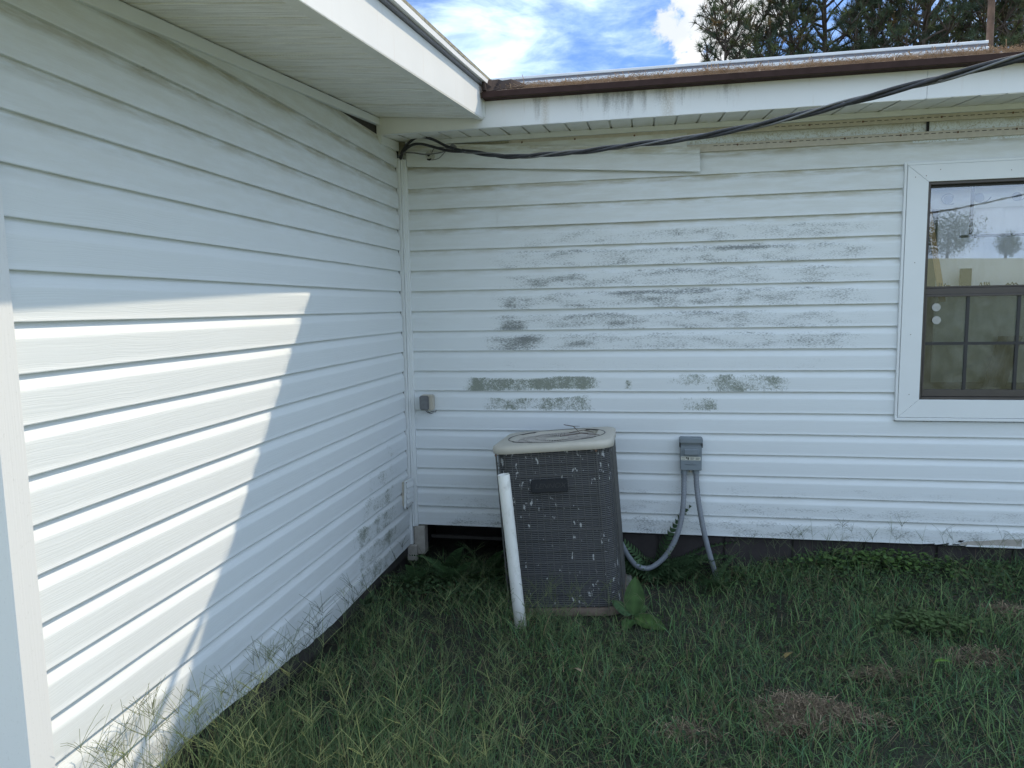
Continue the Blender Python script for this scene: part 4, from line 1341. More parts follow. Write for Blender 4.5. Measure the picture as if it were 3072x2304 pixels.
# ------------------------------------------------------------------ SERVICE CABLE
cable = empty('service_cable', (0.45, -0.2, 2.33), 'twisted black overhead service cable running from the corner towards the viewer', 'cable')
co_ = ORG['service_cable']
path = smooth_pts([(0.461, -0.229, 2.324), (0.594, -0.335, 2.28), (0.73, -0.444, 2.236), (0.858, -0.547, 2.205), (1.036, -0.689, 2.178), (1.216, -0.833, 2.152), (1.456, -1.025, 2.128), (1.663, -1.19, 2.104), (1.888, -1.37, 2.093), (2.064, -1.512, 2.094), (2.204, -1.623, 2.101), (2.329, -1.723, 2.107), (2.469, -1.836, 2.112), (2.594, -1.935, 2.119), (3.2, -2.42, 2.15), (4.8, -3.70, 2.36), (9.0, -7.0, 3.4), (16.0, -12.5, 5.4), (24.0, -18.9, 7.3)], 14)
def frame_at(P, i):
    t_ = (P[min(i + 1, len(P) - 1)] - P[max(i - 1, 0)]).normalized()
    a = t_.cross(Vector((0, 0, 1))).normalized(); return a, a.cross(t_).normalized()
L_ = [0]
for i in range(1, len(path)): L_.append(L_[-1] + (path[i] - path[i - 1]).length)
for s_i, (ph, r_, off, mt, nm, lab) in enumerate(((0, .0070, .0068, 'cable', 'strand', None), (2.3, .0070, .0068, 'cable', 'strand', None), (4.3, .0042, .0088, 'bare_wire', 'strand', 'bare silvery neutral strand'))):
    pts_ = []
    for i, p_ in enumerate(path):
        a, b2 = frame_at(path, i)
        th = ph + L_[i] * 2 * math.pi / 0.62 + 0.5 * math.sin(L_[i] * 2.1)
        pts_.append(p_ + (a * math.cos(th) + b2 * math.sin(th)) * off - co_)
    c_ = B(); c_.tube(pts_, r_, 9); c_.obj(nm, MAT[mt], cable, label=lab)
def cab(P, r, mt, nm='lead_wire', lab=None):
    c_ = B(); c_.tube(smooth_pts([Vector(p_) - co_ for p_ in P], 8), r, 8); c_.obj(nm, MAT[mt], cable, label=lab)
cab([(0.015, -0.030, 2.345), (0.045, -0.055, 2.385), (0.10, -0.085, 2.425), (0.17, -0.110, 2.446), (0.26, -0.135, 2.420), (0.36, -0.175, 2.365), (0.458, -0.210, 2.328)], .0082, 'cable', lab='upper black lead arching up from the corner post')
cab([(0.020, -0.035, 2.338), (0.050, -0.060, 2.375), (0.11, -0.085, 2.405), (0.18, -0.105, 2.404), (0.28, -0.140, 2.370), (0.38, -0.185, 2.335), (0.47, -0.228, 2.318)], .0082, 'cable', lab='lower black lead arching up from the corner post')
cab([(0.008, -0.040, 2.352), (0.05, -0.06, 2.368), (0.12, -0.07, 2.362), (0.20, -0.09, 2.345), (0.30, -0.14, 2.338), (0.36, -0.17, 2.345)], .0042, 'bare_wire', lab='thin bare lead from the corner post')
cab([(0.22, -0.05, 2.345), (0.25, -0.065, 2.385), (0.31, -0.13, 2.372), (0.38, -0.185, 2.352)], .0024, 'bare_wire', 'clamp_wire')
cab([(0.23, -0.05, 2.318), (0.28, -0.075, 2.322), (0.33, -0.12, 2.345), (0.40, -0.19, 2.365)], .0024, 'bare_wire', 'clamp_wire')
cl = B(); cl.hexa([tuple(Vector(p_) - co_) for p_ in ((.345, -.168, 2.352), (.375, -.180, 2.330), (.385, -.175, 2.334), (.350, -.155, 2.356), (.395, -.195, 2.375), (.425, -.205, 2.350), (.430, -.200, 2.352), (.400, -.188, 2.378))])
cl.obj('wedge_clamp', MAT['bare_wire'], cable, 0.002)
ins = empty('insulator', (0.215, -0.02, 2.345), 'clear grey insulator knob screwed to the wall holding the cable clamp', 'insulator')
i_ = B(); i_.tube([(0, 0.010, 0), (0, -0.018, 0), (0, -0.022, 0), (0, -0.040, 0), (0, -0.044, 0), (0, -0.058, 0)], [.024, .024, .016, .016, .026, .020], 16); o = i_.obj('knob', MAT['porcelain'], ins)
i_ = B(); i_.tube([(0, -.058, -.002), (0.002, -.066, -.004)], .009, 8); i_.tube([(0.012, -.045, -.022), (0.0, -.05, -.030), (-.012, -.045, -.024)], .005, 6); i_.obj('bolt', MAT['black'], ins)

# ------------------------------------------------------------------ ROOF PIPE
rp = B(); rp.tube([(5.02, 4.05, 3.75), (5.015, 4.05, 5.0), (5.03, 4.05, 7.2)], [.034, .031, .030], 12)
o = rp.obj('mast', MAT['rust']); tag(o, 'rusty brown mast pole standing behind the end of the ridge cap', 'pole')

# ------------------------------------------------------------------ VEGETATION
def blades(P, A, L, Wd, lean, curl, cols, seg=3):
    """P base points (n,3); A azimuth; L length; lean start angle from vertical; curl extra bending"""
    n = len(P)
    hx, hy = np.cos(A), np.sin(A)
    sx_, sy_ = -hy, hx
    tw = RS.uniform(-.9, .9, n)
    # side direction twisted a little so that blades are not all seen edge on
    wx = sx_ * np.cos(tw) + hx * np.sin(tw); wy = sy_ * np.cos(tw) + hy * np.sin(tw)
    cur = P.copy(); ang = lean.copy()
    V = []
    for k in range(seg):
        w = Wd * (1 - 0.22 * k) / 2
        V.append(np.stack([cur[:, 0] - wx * w, cur[:, 1] - wy * w, cur[:, 2]], 1))
        V.append(np.stack([cur[:, 0] + wx * w, cur[:, 1] + wy * w, cur[:, 2]], 1))
        st = L / seg
        cur = cur + np.stack([hx * np.sin(ang) * st, hy * np.sin(ang) * st, np.cos(ang) * st], 1)
        ang = ang + curl / seg
    V.append(cur)
    nvt = 2 * seg + 1
    V = np.stack(V, 1).reshape(-1, 3)
    base = (np.arange(n) * nvt)[:, None]
    T = []
    for k in range(seg - 1):
        a = 2 * k
        T.append(base + np.array([a, a + 1, a + 3])); T.append(base + np.array([a, a + 3, a + 2]))
    a = 2 * (seg - 1)
    T.append(base + np.array([a, a + 1, a + 2]))
    T = np.stack(T, 1).reshape(-1, 3)
    g = np.linspace(0.95, 1.05, seg + 1)
    C = np.concatenate([np.repeat(cols[:, None, :] * g[k], 2, 1) for k in range(seg)] + [cols[:, None, :] * g[-1]], 1).reshape(-1, 3)
    return V, T, C


def join(parts):
    V = []; T = []; C = []; k = 0
    for v, t_, c in parts:
        V.append(v); T.append(t_ + k); C.append(c); k += len(v)
    return np.concatenate(V), np.concatenate(T), np.concatenate(C)


def inside_house(x, y):
    return ((x < 0.02) & (y > -2.97)) | (y > 0.03)


def dens(x, y):
    d = 0.75 + 0.5 * np.sin(x * 2.3 + 1.0) * np.cos(y * 2.9 + x) + 0.25 * np.sin(x * 6.1 + y * 5.0)
    return np.clip(d, 0.3, 1.3)


STRAW = [(2.17, -1.53, .26, .12), (2.09, -1.67, .13, .07), (2.50, -1.20, .15, .07), (2.93, -1.02, .22, .09), (3.34, -0.60, .16, .10), (1.66, -1.76, .13, .07)]


SUBS = []
_r = np.random.RandomState(5)
for a, b_, ra, rb_ in STRAW:
    SUBS.append([(a + _r.uniform(-.6, .6) * ra, b_ + _r.uniform(-.5, .5) * rb_, ra * _r.uniform(.36, .55), rb_ * _r.uniform(.25, .6)) for _ in range(8)])


PROM = [1.0, .8, .42, .38, .7, .35]


def strawmask(x, y):
    w = np.zeros_like(x)
    for pm_, S_ in zip(PROM, SUBS):
        for a, b_, ra, rb_ in S_:
            w = np.maximum(w, pm_ * np.exp(-(((x - a) / ra) ** 2 + ((y - b_) / rb_) ** 2)))
    return w


GREENS = np.array([(.056, .120, .042), (.072, .140, .050), (.096, .165, .060), (.054, .120, .056), (.120, .172, .062), (.040, .088, .040)])


def grass(n, xr, yr, l0, l1, w0, w1, lean, curl, seg=3, pale=0.0, dead=0.06, mask=True):
    x = RS.uniform(xr[0], xr[1], n); y = RS.uniform(yr[0], yr[1], n)
    keep = ~inside_house(x, y)
    if mask:
        keep &= RS.rand(n) < dens(x, y)
        keep &= RS.rand(n) > strawmask(x, y) * 1.35
    keep &= ~((x > 0.80) & (x < 1.41) & (y > -0.80) & (y < -0.12))
    keep &= ~((x > 1.36) & (x < 1.80) & (y > -0.62) & (RS.rand(n) < 0.8))
    x, y = x[keep], y[keep]; n = len(x)
    z = gz(x, y) - 0.005
    L = RS.uniform(l0, l1, n) * (0.75 + 0.35 * np.sin(x * 4.1 + y * 2.2) ** 2)
    c = GREENS[RS.randint(0, len(GREENS), n)] * RS.uniform(.35, 1.0, (n, 1)) ** 1.2 * 2.0
    if pale: c = c * (1 - pale) + np.array([[.19, .21, .10]]) * pale
    d = RS.rand(n) < dead
    c[d] = np.array([.21, .16, .09]) * RS.uniform(.5, 1.3, (d.sum(), 1))
    return blades(np.stack([x, y, z], 1), RS.uniform(0, 6.283, n), L, RS.uniform(w0, w1, n), np.abs(RS.normal(lean, .3, n)), RS.uniform(curl[0], curl[1], n), c, seg)


lawn = join([
    grass(46000, (-0.05, 4.6), (-3.7, 0.03), .04, .10, .0028, .0056, 0.70, (.2, 1.3), 2, 0.0, .04),
    grass(30000, (-0.05, 4.6), (-3.7, 0.03), .08, .17, .0030, .0056, 0.55, (.3, 1.9), 3, 0.08, .05),
    grass(11000, (-0.05, 4.4), (-3.2, -0.02), .13, .25, .0016, .0028, 0.50, (.3, 1.9), 4, 0.50, .14),
    grass(5000, (0.02, 1.3), (-3.2, -2.1), .16, .34, .0024, .0042, 0.30, (.3, 1.6), 4, 0.35, .08),
    grass(9000, (-4.5, 8.0), (-7.5, -3.6), .05, .12, .004, .007, 0.45, (.3, 1.4), 2, 0.1, .05, False),
    grass(5000, (4.6, 8.0), (-3.7, 0.0), .05, .12, .004, .007, 0.45, (.3, 1.4), 2, 0.1, .05, False),
])
o = link('grass', tri_mesh(*lawn), MAT['leaf'])
tag(o, 'shaded uncut lawn grass in the corner of the house', 'grass', kind='stuff')


# crabgrass: a thin stem that ends in a few spreading seed fingers
def strips(P0, P1, sag, w, col, seg=3):
    """thin three-sided stems from P0 to P1 (n,3)"""
    n = len(P0)
    V = []
    d = P1 - P0
    side = np.cross(d, np.array([[.3, .2, 1.0]])); side /= np.linalg.norm(side, axis=1)[:, None] + 1e-9
    up = np.cross(side, d); up /= np.linalg.norm(up, axis=1)[:, None] + 1e-9
    for k in range(seg + 1):
        f_ = k / seg
        c = P0 + d * f_; c[:, 2] += sag * 4 * f_ * (1 - f_)
        ww = w * (1 - .35 * f_)
        for a in (0, 2.094, 4.189):
            V.append(c + (side * math.cos(a) + up * math.sin(a)) * ww[:, None])
    m_ = 3 * (seg + 1)
    V = np.stack(V, 1).reshape(-1, 3)
    base = (np.arange(n) * m_)[:, None]
    T = []
    for k in range(seg):
        for j in range(3):
            a = 3 * k + j; b_ = 3 * k + (j + 1) % 3
            T.append(base + np.array([a, b_, b_ + 3])); T.append(base + np.array([a, b_ + 3, a + 3]))
    T = np.stack(T, 1).reshape(-1, 3)
    return V, T, np.repeat(col, m_, 0)


def seedheads(bases, h0, h1, spread, colr=(.20, .22, .10), wmul=1.0, fl=(.05, .10)):
    parts = []
    n = len(bases)
    a = RS.uniform(0, 6.283, n); r = RS.uniform(.05, 1.0, n) * spread
    h = RS.uniform(h0, h1, n)
    top = bases + np.stack([np.cos(a) * r, np.sin(a) * r, h], 1)
    top[:, 0] = np.maximum(top[:, 0], 0.03)
    top[:, 1] = np.where(top[:, 0] < 8, np.minimum(top[:, 1], -0.03), top[:, 1])
    c = np.array([colr]) * RS.uniform(.6, 1.35, (n, 1))
    parts.append(strips(bases, top, RS.uniform(.0, .03, n), np.full(n, .0008 * wmul), c, 4))
    d0 = top - bases; d0 /= np.linalg.norm(d0, axis=1)[:, None]
    for k in range(5):
        az = RS.uniform(0, 6.283, n)
        L = RS.uniform(fl[0], fl[1], n) * (RS.rand(n) > .12)
        v = np.stack([np.cos(az), np.sin(az), np.zeros(n)], 1) * .8 + d0 * .65 + np.array([[0, 0, .1]])
        v /= np.linalg.norm(v, axis=1)[:, None]
        st = top - d0 * RS.uniform(0, .018, n)[:, None]
        en = st + v * L[:, None]
        en[:, 0] = np.maximum(en[:, 0], 0.016); en[:, 1] = np.minimum(en[:, 1], -0.006)
        parts.append(strips(st, en, RS.uniform(-.004, .012, n), np.full(n, .0010 * wmul), c * 1.08, 3))
    return parts


def scatter(n, xr, yr):
    x = RS.uniform(xr[0], xr[1], n); y = RS.uniform(yr[0], yr[1], n)
    k = ~inside_house(x, y) & ~((x > 0.80) & (x < 1.41) & (y > -0.80) & (y < -0.12))
    x, y = x[k], y[k]
    return np.stack([x, y, gz(x, y)], 1)


pp = []
pp += seedheads(scatter(260, (0.05, 4.2), (-2.9, -0.10)), .10, .24, .09, (.13, .16, .075))
pp += seedheads(scatter(150, (0.05, 1.1), (-2.6, -1.1)), .14, .30, .10, (.20, .24, .10), .8)
pp += seedheads(scatter(45, (1.95, 3.6), (-0.40, -0.04)), .14, .28, .08, (.13, .16, .08), .8)
pp += seedheads(scatter(40, (0.45, 1.5), (-1.25, -0.85)), .12, .26, .07, (.14, .17, .08))
pp += seedheads(scatter(120, (0.05, 1.25), (-2.95, -2.15)), .22, .44, .12, (.24, .28, .12), 0.8, (.06, .12))  # tall heads coloured paler to stand for the sun on them
pp += seedheads(scatter(60, (1.2, 3.0), (-2.9, -2.2)), .16, .32, .10, (.20, .24, .11))
o = link('crabgrass', tri_mesh(*join(pp)), MAT['leaf'])
tag(o, 'wiry crabgrass seed heads rising above the lawn', 'grass', kind='stuff')

CL = [((0.10, -2.45), .30, 26, .16, .42, 'tallest wiry crabgrass clump against the sunlit end of the left wall'),
      ((0.07, -2.68), .24, 22, .16, .40, 'wiry crabgrass clump beside the white corner post'),
      ((0.16, -2.05), .24, 22, .14, .34, 'crabgrass clump at the chipped bottom edge of the left wall'),
      ((0.12, -1.62), .18, 18, .14, .38, 'dark crabgrass clump against the shaded part of the left wall'),
      ((0.45, -1.95), .26, 20, .12, .26, 'yellow-tipped crabgrass clump caught by the sun in the lower left lawn'),
      ((0.13, -1.22), .14, 12, .12, .28, 'thin crabgrass clump just left of the small leafy weed')]
for (cx_, cy_), rad, ns, h0, h1, lab in CL:
    x = np.maximum(cx_ + np.clip(RS.normal(0, rad * .2, ns), -rad * .35, rad * .35), 0.03); y = cy_ + np.clip(RS.normal(0, rad * .28, ns), -rad * .5, rad * .5)
    base = np.stack([x, y, gz(x, y)], 1)
    pr_ = seedheads(base, h0, h1, rad * .6, (.20, .23, .11) if cy_ < -1.8 else (.10, .13, .07), 0.85, (.06, .12))  # sun put into the colour: paler at the sunlit end, darker in shade
    nb = ns * 4
    xb = np.maximum(cx_ + np.clip(RS.normal(0, rad * .25, nb), -rad * .4, rad * .4), 0.025); yb = cy_ + np.clip(RS.normal(0, rad * .32, nb), -rad * .6, rad * .6)
    cb = GREENS[RS.randint(0, 6, nb)] * RS.uniform(.9, 2.0, (nb, 1))
    az_ = RS.uniform(-1.4, 1.4, nb)
    pr_.append(blades(np.stack([xb, yb, gz(xb, yb)], 1), az_, RS.uniform(.08, .22, nb), RS.uniform(.002, .0045, nb), np.abs(RS.normal(.3, .25, nb)), RS.uniform(.2, 1.4, nb), cb, 4))
    V, T, C_ = join(pr_)
    root = Vector((cx_, cy_, float(gz(cx_, cy_))))
    o = link('crabgrass_clump', tri_mesh(V - np.array(root), T, C_), MAT['leaf'], None, root)
    tag(o, lab, 'grass clump', 'crabgrass clumps along the left wall')

# dead thatch patches
SL = ['largest patch of dead brown straw in the lawn', 'small straw tail at the near left of the largest straw patch', 'small dead straw patch just right of the largest one', 'wide flat dead straw patch in the right half of the lawn', 'dead straw patch at the right edge of the picture', 'faint dead straw patch nearest the bottom of the picture']
for (a, b_, ra, rb_), lab, S_, pm_ in zip(STRAW, SL, SUBS, PROM):
    n = int((4000 * ra * rb_ / .03 * 0.45 + 200) * pm_)
    S_ = np.array(S_)[RS.randint(0, 8, n)]
    x = S_[:, 0] + RS.normal(0, 1, n) * S_[:, 2] * .75; y = S_[:, 1] + RS.normal(0, 1, n) * S_[:, 3] * .75
    e_ = np.exp(-(((x - a) / ra) ** 2 + ((y - b_) / rb_) ** 2))
    z = gz(x, y) + RS.uniform(0.0, .035, n) * e_ + .006
    cc_ = np.array([(.25, .19, .125), (.18, .135, .09), (.33, .26, .18), (.10, .075, .055)])[RS.randint(0, 4, n)] * RS.uniform(.35, 1.5, (n, 1))
    v_, t_, c_ = slivers(np.stack([x, y, z], 1), RS.uniform(0, 6.283, n), RS.uniform(.04, .11, n), RS.uniform(.0020, .0042, n), RS.normal(0, .33, n), cc_)
    root = np.array([a, b_, float(gz(a, b_))])
    o = link('straw_patch', tri_mesh(v_ - root, t_, c_), MAT['straw'], None, root)
    tag(o, lab, 'dead grass', 'dead straw patches in the lawn')
# scattered dry needles and stalks through the lawn
n = 2200
x = RS.uniform(0.05, 4.2, n); y = RS.uniform(-3.0, -.1, n)
k = ~((x > .78) & (x < 1.43) & (y > -.83))
x, y = x[k], y[k]; n = len(x)
v_, t_, c_ = slivers(np.stack([x, y, gz(x, y) + RS.uniform(.03, .08, n)], 1), RS.uniform(0, 6.283, n), RS.uniform(.05, .14, n), RS.uniform(.0014, .0024, n), RS.normal(0, .3, n), np.array([[.25, .18, .11]]) * RS.uniform(.4, 1.3, (n, 1)))
o = link('dry_stalks', tri_mesh(v_, t_, c_), MAT['straw']); tag(o, 'dry pine needles and stalks scattered through the lawn', 'dry stalks', kind='stuff')


# broad leaves
def leaf_mesh(L, Wd, droop, col, fold=0.25, nseg=9, seed=0, wave=0.03):
    r = np.random.RandomState(seed)
    V = []; C_ = []
    for i in range(nseg + 1):
        f_ = i / nseg
        w = Wd * (math.sin(math.pi * f_ ** 0.8) ** 0.75) * 0.5 if 0 < f_ < 1 else 0.0006
        x = L * f_ * (1 - 0.12 * droop * f_); z = -droop * L * f_ * f_ * 0.55
        for s_ in (-1, -.55, 0, .55, 1):
            V.append((x, w * s_, z + abs(s_) * w * fold + wave * L * .25 * math.sin(f_ * 14 + s_) * abs(s_) * .6))
            m_ = 1.35 if s_ == 0 else (0.9 + .25 * math.sin(f_ * 26 + abs(s_) * 3))
            C_.append(np.array(col) * m_ * (1 + .1 * r.randn()))
    T = []
    for i in range(nseg):
        for j in range(4):
            a = i * 5 + j
            T += [(a, a + 5, a + 6), (a, a + 6, a + 1)]
    return np.array(V), np.array(T), np.array(C_)


def leaf(parent, L, Wd, loc, az, pitch, droop, col, roll=0.0, seed=0, name='leaf', label=None, wave=.03):
    V, T, C_ = leaf_mesh(L, Wd, droop, col, seed=seed, wave=wave)
    me = tri_mesh(V, T, np.clip(C_, 0.001, 1))
    me.polygons.foreach_set('use_smooth', [True] * len(me.polygons))
    o = link(name, me, MAT['leaf'], parent, loc, label)
    o.rotation_euler = Euler((roll, -pitch, az), 'XYZ')
    return o


pw = empty('leafy_weed', (1.452, -0.82, -0.215), 'broad-leaved green weed at the right front foot of the air conditioner', 'weed')
pw.scale = (.84, .84, .84)
gcol = (.048, .095, .026)
leaf(pw, .235, .125, (0.005, 0.005, .05), math.radians(82), math.radians(70), .10, gcol, math.radians(12), 1, label='largest upright leaf')
leaf(pw, .150, .070, (-.01, 0, .05), math.radians(170), math.radians(38), .35, (.048, .098, .038), math.radians(-45), 2)
leaf(pw, .215, .100, (.01, -.01, .04), math.radians(-28), math.radians(2), .30, (.058, .112, .028), math.radians(32), 3)
leaf(pw, .150, .085, (0, -.01, .03), math.radians(-110), math.radians(8), .4, (.05, .10, .03), 0, 4)
leaf(pw, .120, .060, (.01, .01, .04), math.radians(40), math.radians(30), .4, (.05, .10, .03), math.radians(40), 5)
s_ = B(); s_.tube([(0, 0, -.03), (0, 0, .06)], [.006, .004], 6); s_.obj('stem', MAT['leafstem'] if 'leafstem' in MAT else simple('green_stem', (.06, .10, .035), .6), pw)
MAT['stem'] = bpy.data.materials['green_stem']
pw = empty('leafy_weed', (0.075, -0.98, -0.20), 'small dark leafy weed growing against the bottom of the left wall', 'weed')
for i, (az, pt, L) in enumerate(((80, 55, .11), (-60, 30, .10), (10, 20, .11), (140, 35, .085), (-20, 60, .09), (40, -5, .10))):
    leaf(pw, L, L * .5, (0, 0, .05 + .02 * (i % 3)), math.radians(az), math.radians(pt), .4, (.035, .062, .025), 0, i + 9)
s_ = B(); s_.tube([(0, 0, -.03), (0, 0, .12)], [.004, .002], 6); s_.obj('stem', MAT['stem'], pw)


def frond(parent, L, base, az, pitch, seed, col, wid=.46):
    """a fern frond: arching stalk with paired narrow leaflets"""
    r = np.random.RandomState(seed)
    V = []; T = []; C_ = []
    n = 21
    for i in range(n + 1):
        f_ = i / n
        cx_ = L * (f_ - .10 * f_ * f_); cz_ = -L * 0.38 * f_ ** 2.2
        w = L * wid * (1 - f_) ** .75 * min(1, .45 + f_ * 3.2) * .55
        ww = L / n * 0.46
        for s_ in (-1, 1):
            k = len(V)
            tip = (cx_ + w * .35, s_ * w, cz_ - .16 * w + .01 * r.randn() * w)
            mid = (cx_ + w * .15, s_ * w * .5, cz_ + .02 * w)
            V += [(cx_ - ww, 0, cz_), (cx_ + ww, 0, cz_), (mid[0] + ww * .85, mid[1], mid[2]), (mid[0] - ww * .85, mid[1], mid[2]), tip]
            T += [(k, k + 1, k + 2), (k, k + 2, k + 3), (k + 3, k + 2, k + 4)]
            cc_ = np.array(col) * r.uniform(.75, 1.3)
            C_ += [cc_ * .9] * 2 + [cc_] * 2 + [cc_ * 1.1]
    k = len(V)
    for i in range(n + 1):
        f_ = i / n
        cx_ = L * (f_ - .10 * f_ * f_); cz_ = -L * 0.38 * f_ ** 2.2
        V += [(cx_, -.0015, cz_ + .001), (cx_, .0015, cz_ + .001)]; C_ += [np.array(col) * .8] * 2
        if i: T += [(k + 2 * i - 2, k + 2 * i, k + 2 * i + 1), (k + 2 * i - 2, k + 2 * i + 1, k + 2 * i - 1)]
    o = link('frond', tri_mesh(np.array(V), np.array(T), np.clip(np.array(C_), .001, 1)), MAT['leaf'], parent, base)
    o.rotation_euler = Euler((r.uniform(-.3, .3), -pitch, az), 'XYZ')
    return o


FERN = [((1.59, -0.045), 0.38, 10, 'tallest fern reaching up the siding beside the looping conduit', 1), ((1.49, -0.06), 0.28, 10, 'fern between the air conditioner and the conduit loop', 2),
        ((0.30, -0.16), 0.20, 8, 'dark fern at the mouth of the crawlspace nearest the corner', 3), ((0.55, -0.20), 0.24, 9, 'dark fern in the middle of the crawlspace opening', 4),
        ((0.74, -0.28), 0.24, 7, 'fern touching the left side of the air conditioner', 5), ((0.40, -0.42), 0.19, 8, 'low fern in front of the crawlspace opening', 6), ((1.70, -0.07), 0.17, 7, 'low fern inside the conduit loop', 7),
        ((1.90, -0.24), 0.17, 7, 'low fern where the straight conduit enters the ground', 8), ((0.17, -0.42), 0.17, 7, 'small fern at the foot of the left wall near the corner', 9)]
for (fx, fy), L, nf, lab, sd in FERN:
    fe = empty('fern', (fx, fy, float(gz(fx, fy)) + .01), lab, 'fern', 'ferns along the foundation')
    r = np.random.RandomState(sd)
    for i in range(nf):
        az = i * 2 * math.pi / nf + r.uniform(-.4, .4)
        if math.sin(az) > .3: az = -az
        if 1.4 < fx < 1.8: az = (0.0 if i % 2 else math.pi) + r.uniform(-.25, .25)
        pt = r.uniform(.65, 1.3)
        if sd == 1 and i == 0: az, pt = 0.1, 1.50
        frond(fe, L * 1.5 * r.uniform(.8, 1.1) * (1.2 if (sd == 1 and i == 0) else 1), (0, 0, 0), az, pt, sd * 20 + i, (.060, .115, .045) if fx < 1 else (.075, .135, .060))


# clover and other small round-leaved ground cover, thick beneath the back wall
def clover(n, fx, fy, sizes, cols, hh=(.02, .09)):
    x, y = fx(n), fy(n)
    k = ~inside_house(x, y) & ~((x > 0.80) & (x < 1.42) & (y > -0.80) & (y < -0.12)) & (y < -.01)
    x, y = x[k], y[k]; n = len(x)
    z = gz(x, y) + RS.uniform(hh[0], hh[1], n)
    s = RS.uniform(sizes[0], sizes[1], n)
    V = []; m_ = 7
    tilt = RS.normal(0, .45, n); az = RS.uniform(0, 6.283, n)
    nrm = np.stack([np.sin(tilt) * np.cos(az), np.sin(tilt) * np.sin(az), np.cos(tilt)], 1)
    a1 = np.cross(nrm, np.array([[.1, 1, .2]])); a1 /= np.linalg.norm(a1, axis=1)[:, None]
    a2 = np.cross(nrm, a1)
    P = np.stack([x, y, z], 1)
    V.append(P)
    for j in range(6):
        w = j * math.pi / 3
        rr_ = s * (1.0 if j % 2 else .82)
        V.append(P + (a1 * math.cos(w) + a2 * math.sin(w)) * rr_[:, None] + nrm * (s * .18)[:, None])
    V = np.stack(V, 1).reshape(-1, 3)
    base = (np.arange(n) * 7)[:, None]
    T = np.stack([base + np.array([0, 1 + j, 1 + (j + 1) % 6]) for j in range(6)], 1).reshape(-1, 3)
    c = np.array(cols)[RS.randint(0, len(cols), n)] * RS.uniform(.7, 1.35, (n, 1))
    return V, T, np.repeat(c, 7, 0)


CC = [(.050, .095, .030), (.040, .078, .030), (.065, .115, .035), (.035, .065, .028)]
def nrmf(a, s): return lambda n: RS.normal(a, s, n)
def unif(a, b_): return lambda n: RS.uniform(a, b_, n)
gc = [clover(2600, unif(1.95, 4.4), lambda n: -.03 - np.abs(RS.normal(0, .24, n)), (.006, .014), CC, (.01, .070)),
      clover(800, nrmf(2.85, .20), lambda n: -.06 - np.abs(RS.normal(0, .09, n)), (.007, .015), [(.085, .15, .035), (.06, .11, .03)], (.02, .10)),
      clover(500, nrmf(2.85, .12), nrmf(-.78, .05), (.008, .014), [(.075, .12, .04)], (.04, .09)),
      clover(5200, unif(.05, 4.4), unif(-3.2, -.2), (.004, .010), CC, (.01, .06)),
      clover(1500, unif(.05, .80), unif(-.75, -.04), (.006, .014), [(.045, .085, .03), (.035, .065, .025)], (.02, .10)),
      clover(120, unif(1.45, 2.05), unif(-.12, -.03), (.006, .014), [(.045, .085, .03), (.035, .065, .025)], (.02, .10))]
o = link('clover', tri_mesh(*join(gc)), MAT['leaf']); tag(o, 'small round-leaved clover mixed into the lawn below the back wall', 'ground cover', kind='stuff')

# a few single fallen leaves that can be told apart
for i, (x, y, c, L, lab) in enumerate(((1.245, -1.50, (.30, .24, .15), .055, 'curled tan fallen leaf in the lawn below the air conditioner'), (1.37, -1.10, (.33, .26, .20), .045, 'small pale pinkish leaf in the grass in front of the unit'), (2.12, -1.22, (.25, .19, .07), .07, 'long yellow-brown leaf left of the small straw patch'), (2.72, -1.22, (.10, .19, .03), .07, 'bright green leaf standing right of the small straw patch'))):
    V, T, C_ = leaf_mesh(L, L * .5, .8, c, seed=i)
    me = tri_mesh(V, T, np.clip(C_, 0.001, 1)); me.polygons.foreach_set('use_smooth', [True] * len(me.polygons))
    o = link('fallen_leaf', me, MAT['leaf'], None, (x, y, float(gz(x, y)) + .075)); o.rotation_euler = (rnd.uniform(-.5, .5), rnd.uniform(-.6, .1), rnd.uniform(0, 6))
    tag(o, lab, 'leaf')


# ------------------------------------------------------------------ TREES
def tuft_batch(P, D, L, n_need, wid, cols, spread=0.95):
    """needle tufts at points P with axis D"""
    k = len(P)
    Pn = np.repeat(P, n_need, 0); Dn = np.repeat(D, n_need, 0)
    r = RS.normal(0, 1, (k * n_need, 3)); r /= np.linalg.norm(r, axis=1)[:, None]
    v = Dn * RS.uniform(.25, 1.1, (k * n_need, 1)) + r * spread
    v /= np.linalg.norm(v, axis=1)[:, None]
    Ln = np.repeat(L, n_need) * RS.uniform(.6, 1.15, k * n_need)
    sd = np.cross(v, RS.normal(0, 1, v.shape)); sd /= np.linalg.norm(sd, axis=1)[:, None] + 1e-9
    st = Pn - Dn * RS.uniform(0, .12, (k * n_need, 1)) * np.repeat(L, n_need)[:, None] * 3
    V = np.stack([st - sd * wid, st + sd * wid, st + v * Ln[:, None]], 1).reshape(-1, 3)
    T = np.arange(len(V)).reshape(-1, 3)
    c = np.repeat(np.repeat(cols, n_need, 0) * RS.uniform(.75, 1.3, (k * n_need, 1)), 3, 0)
    return V, T, c


NG = np.array([(.085, .115, .060), (.065, .095, .055), (.10, .13, .060), (.075, .105, .065), (.14, .155, .06)])


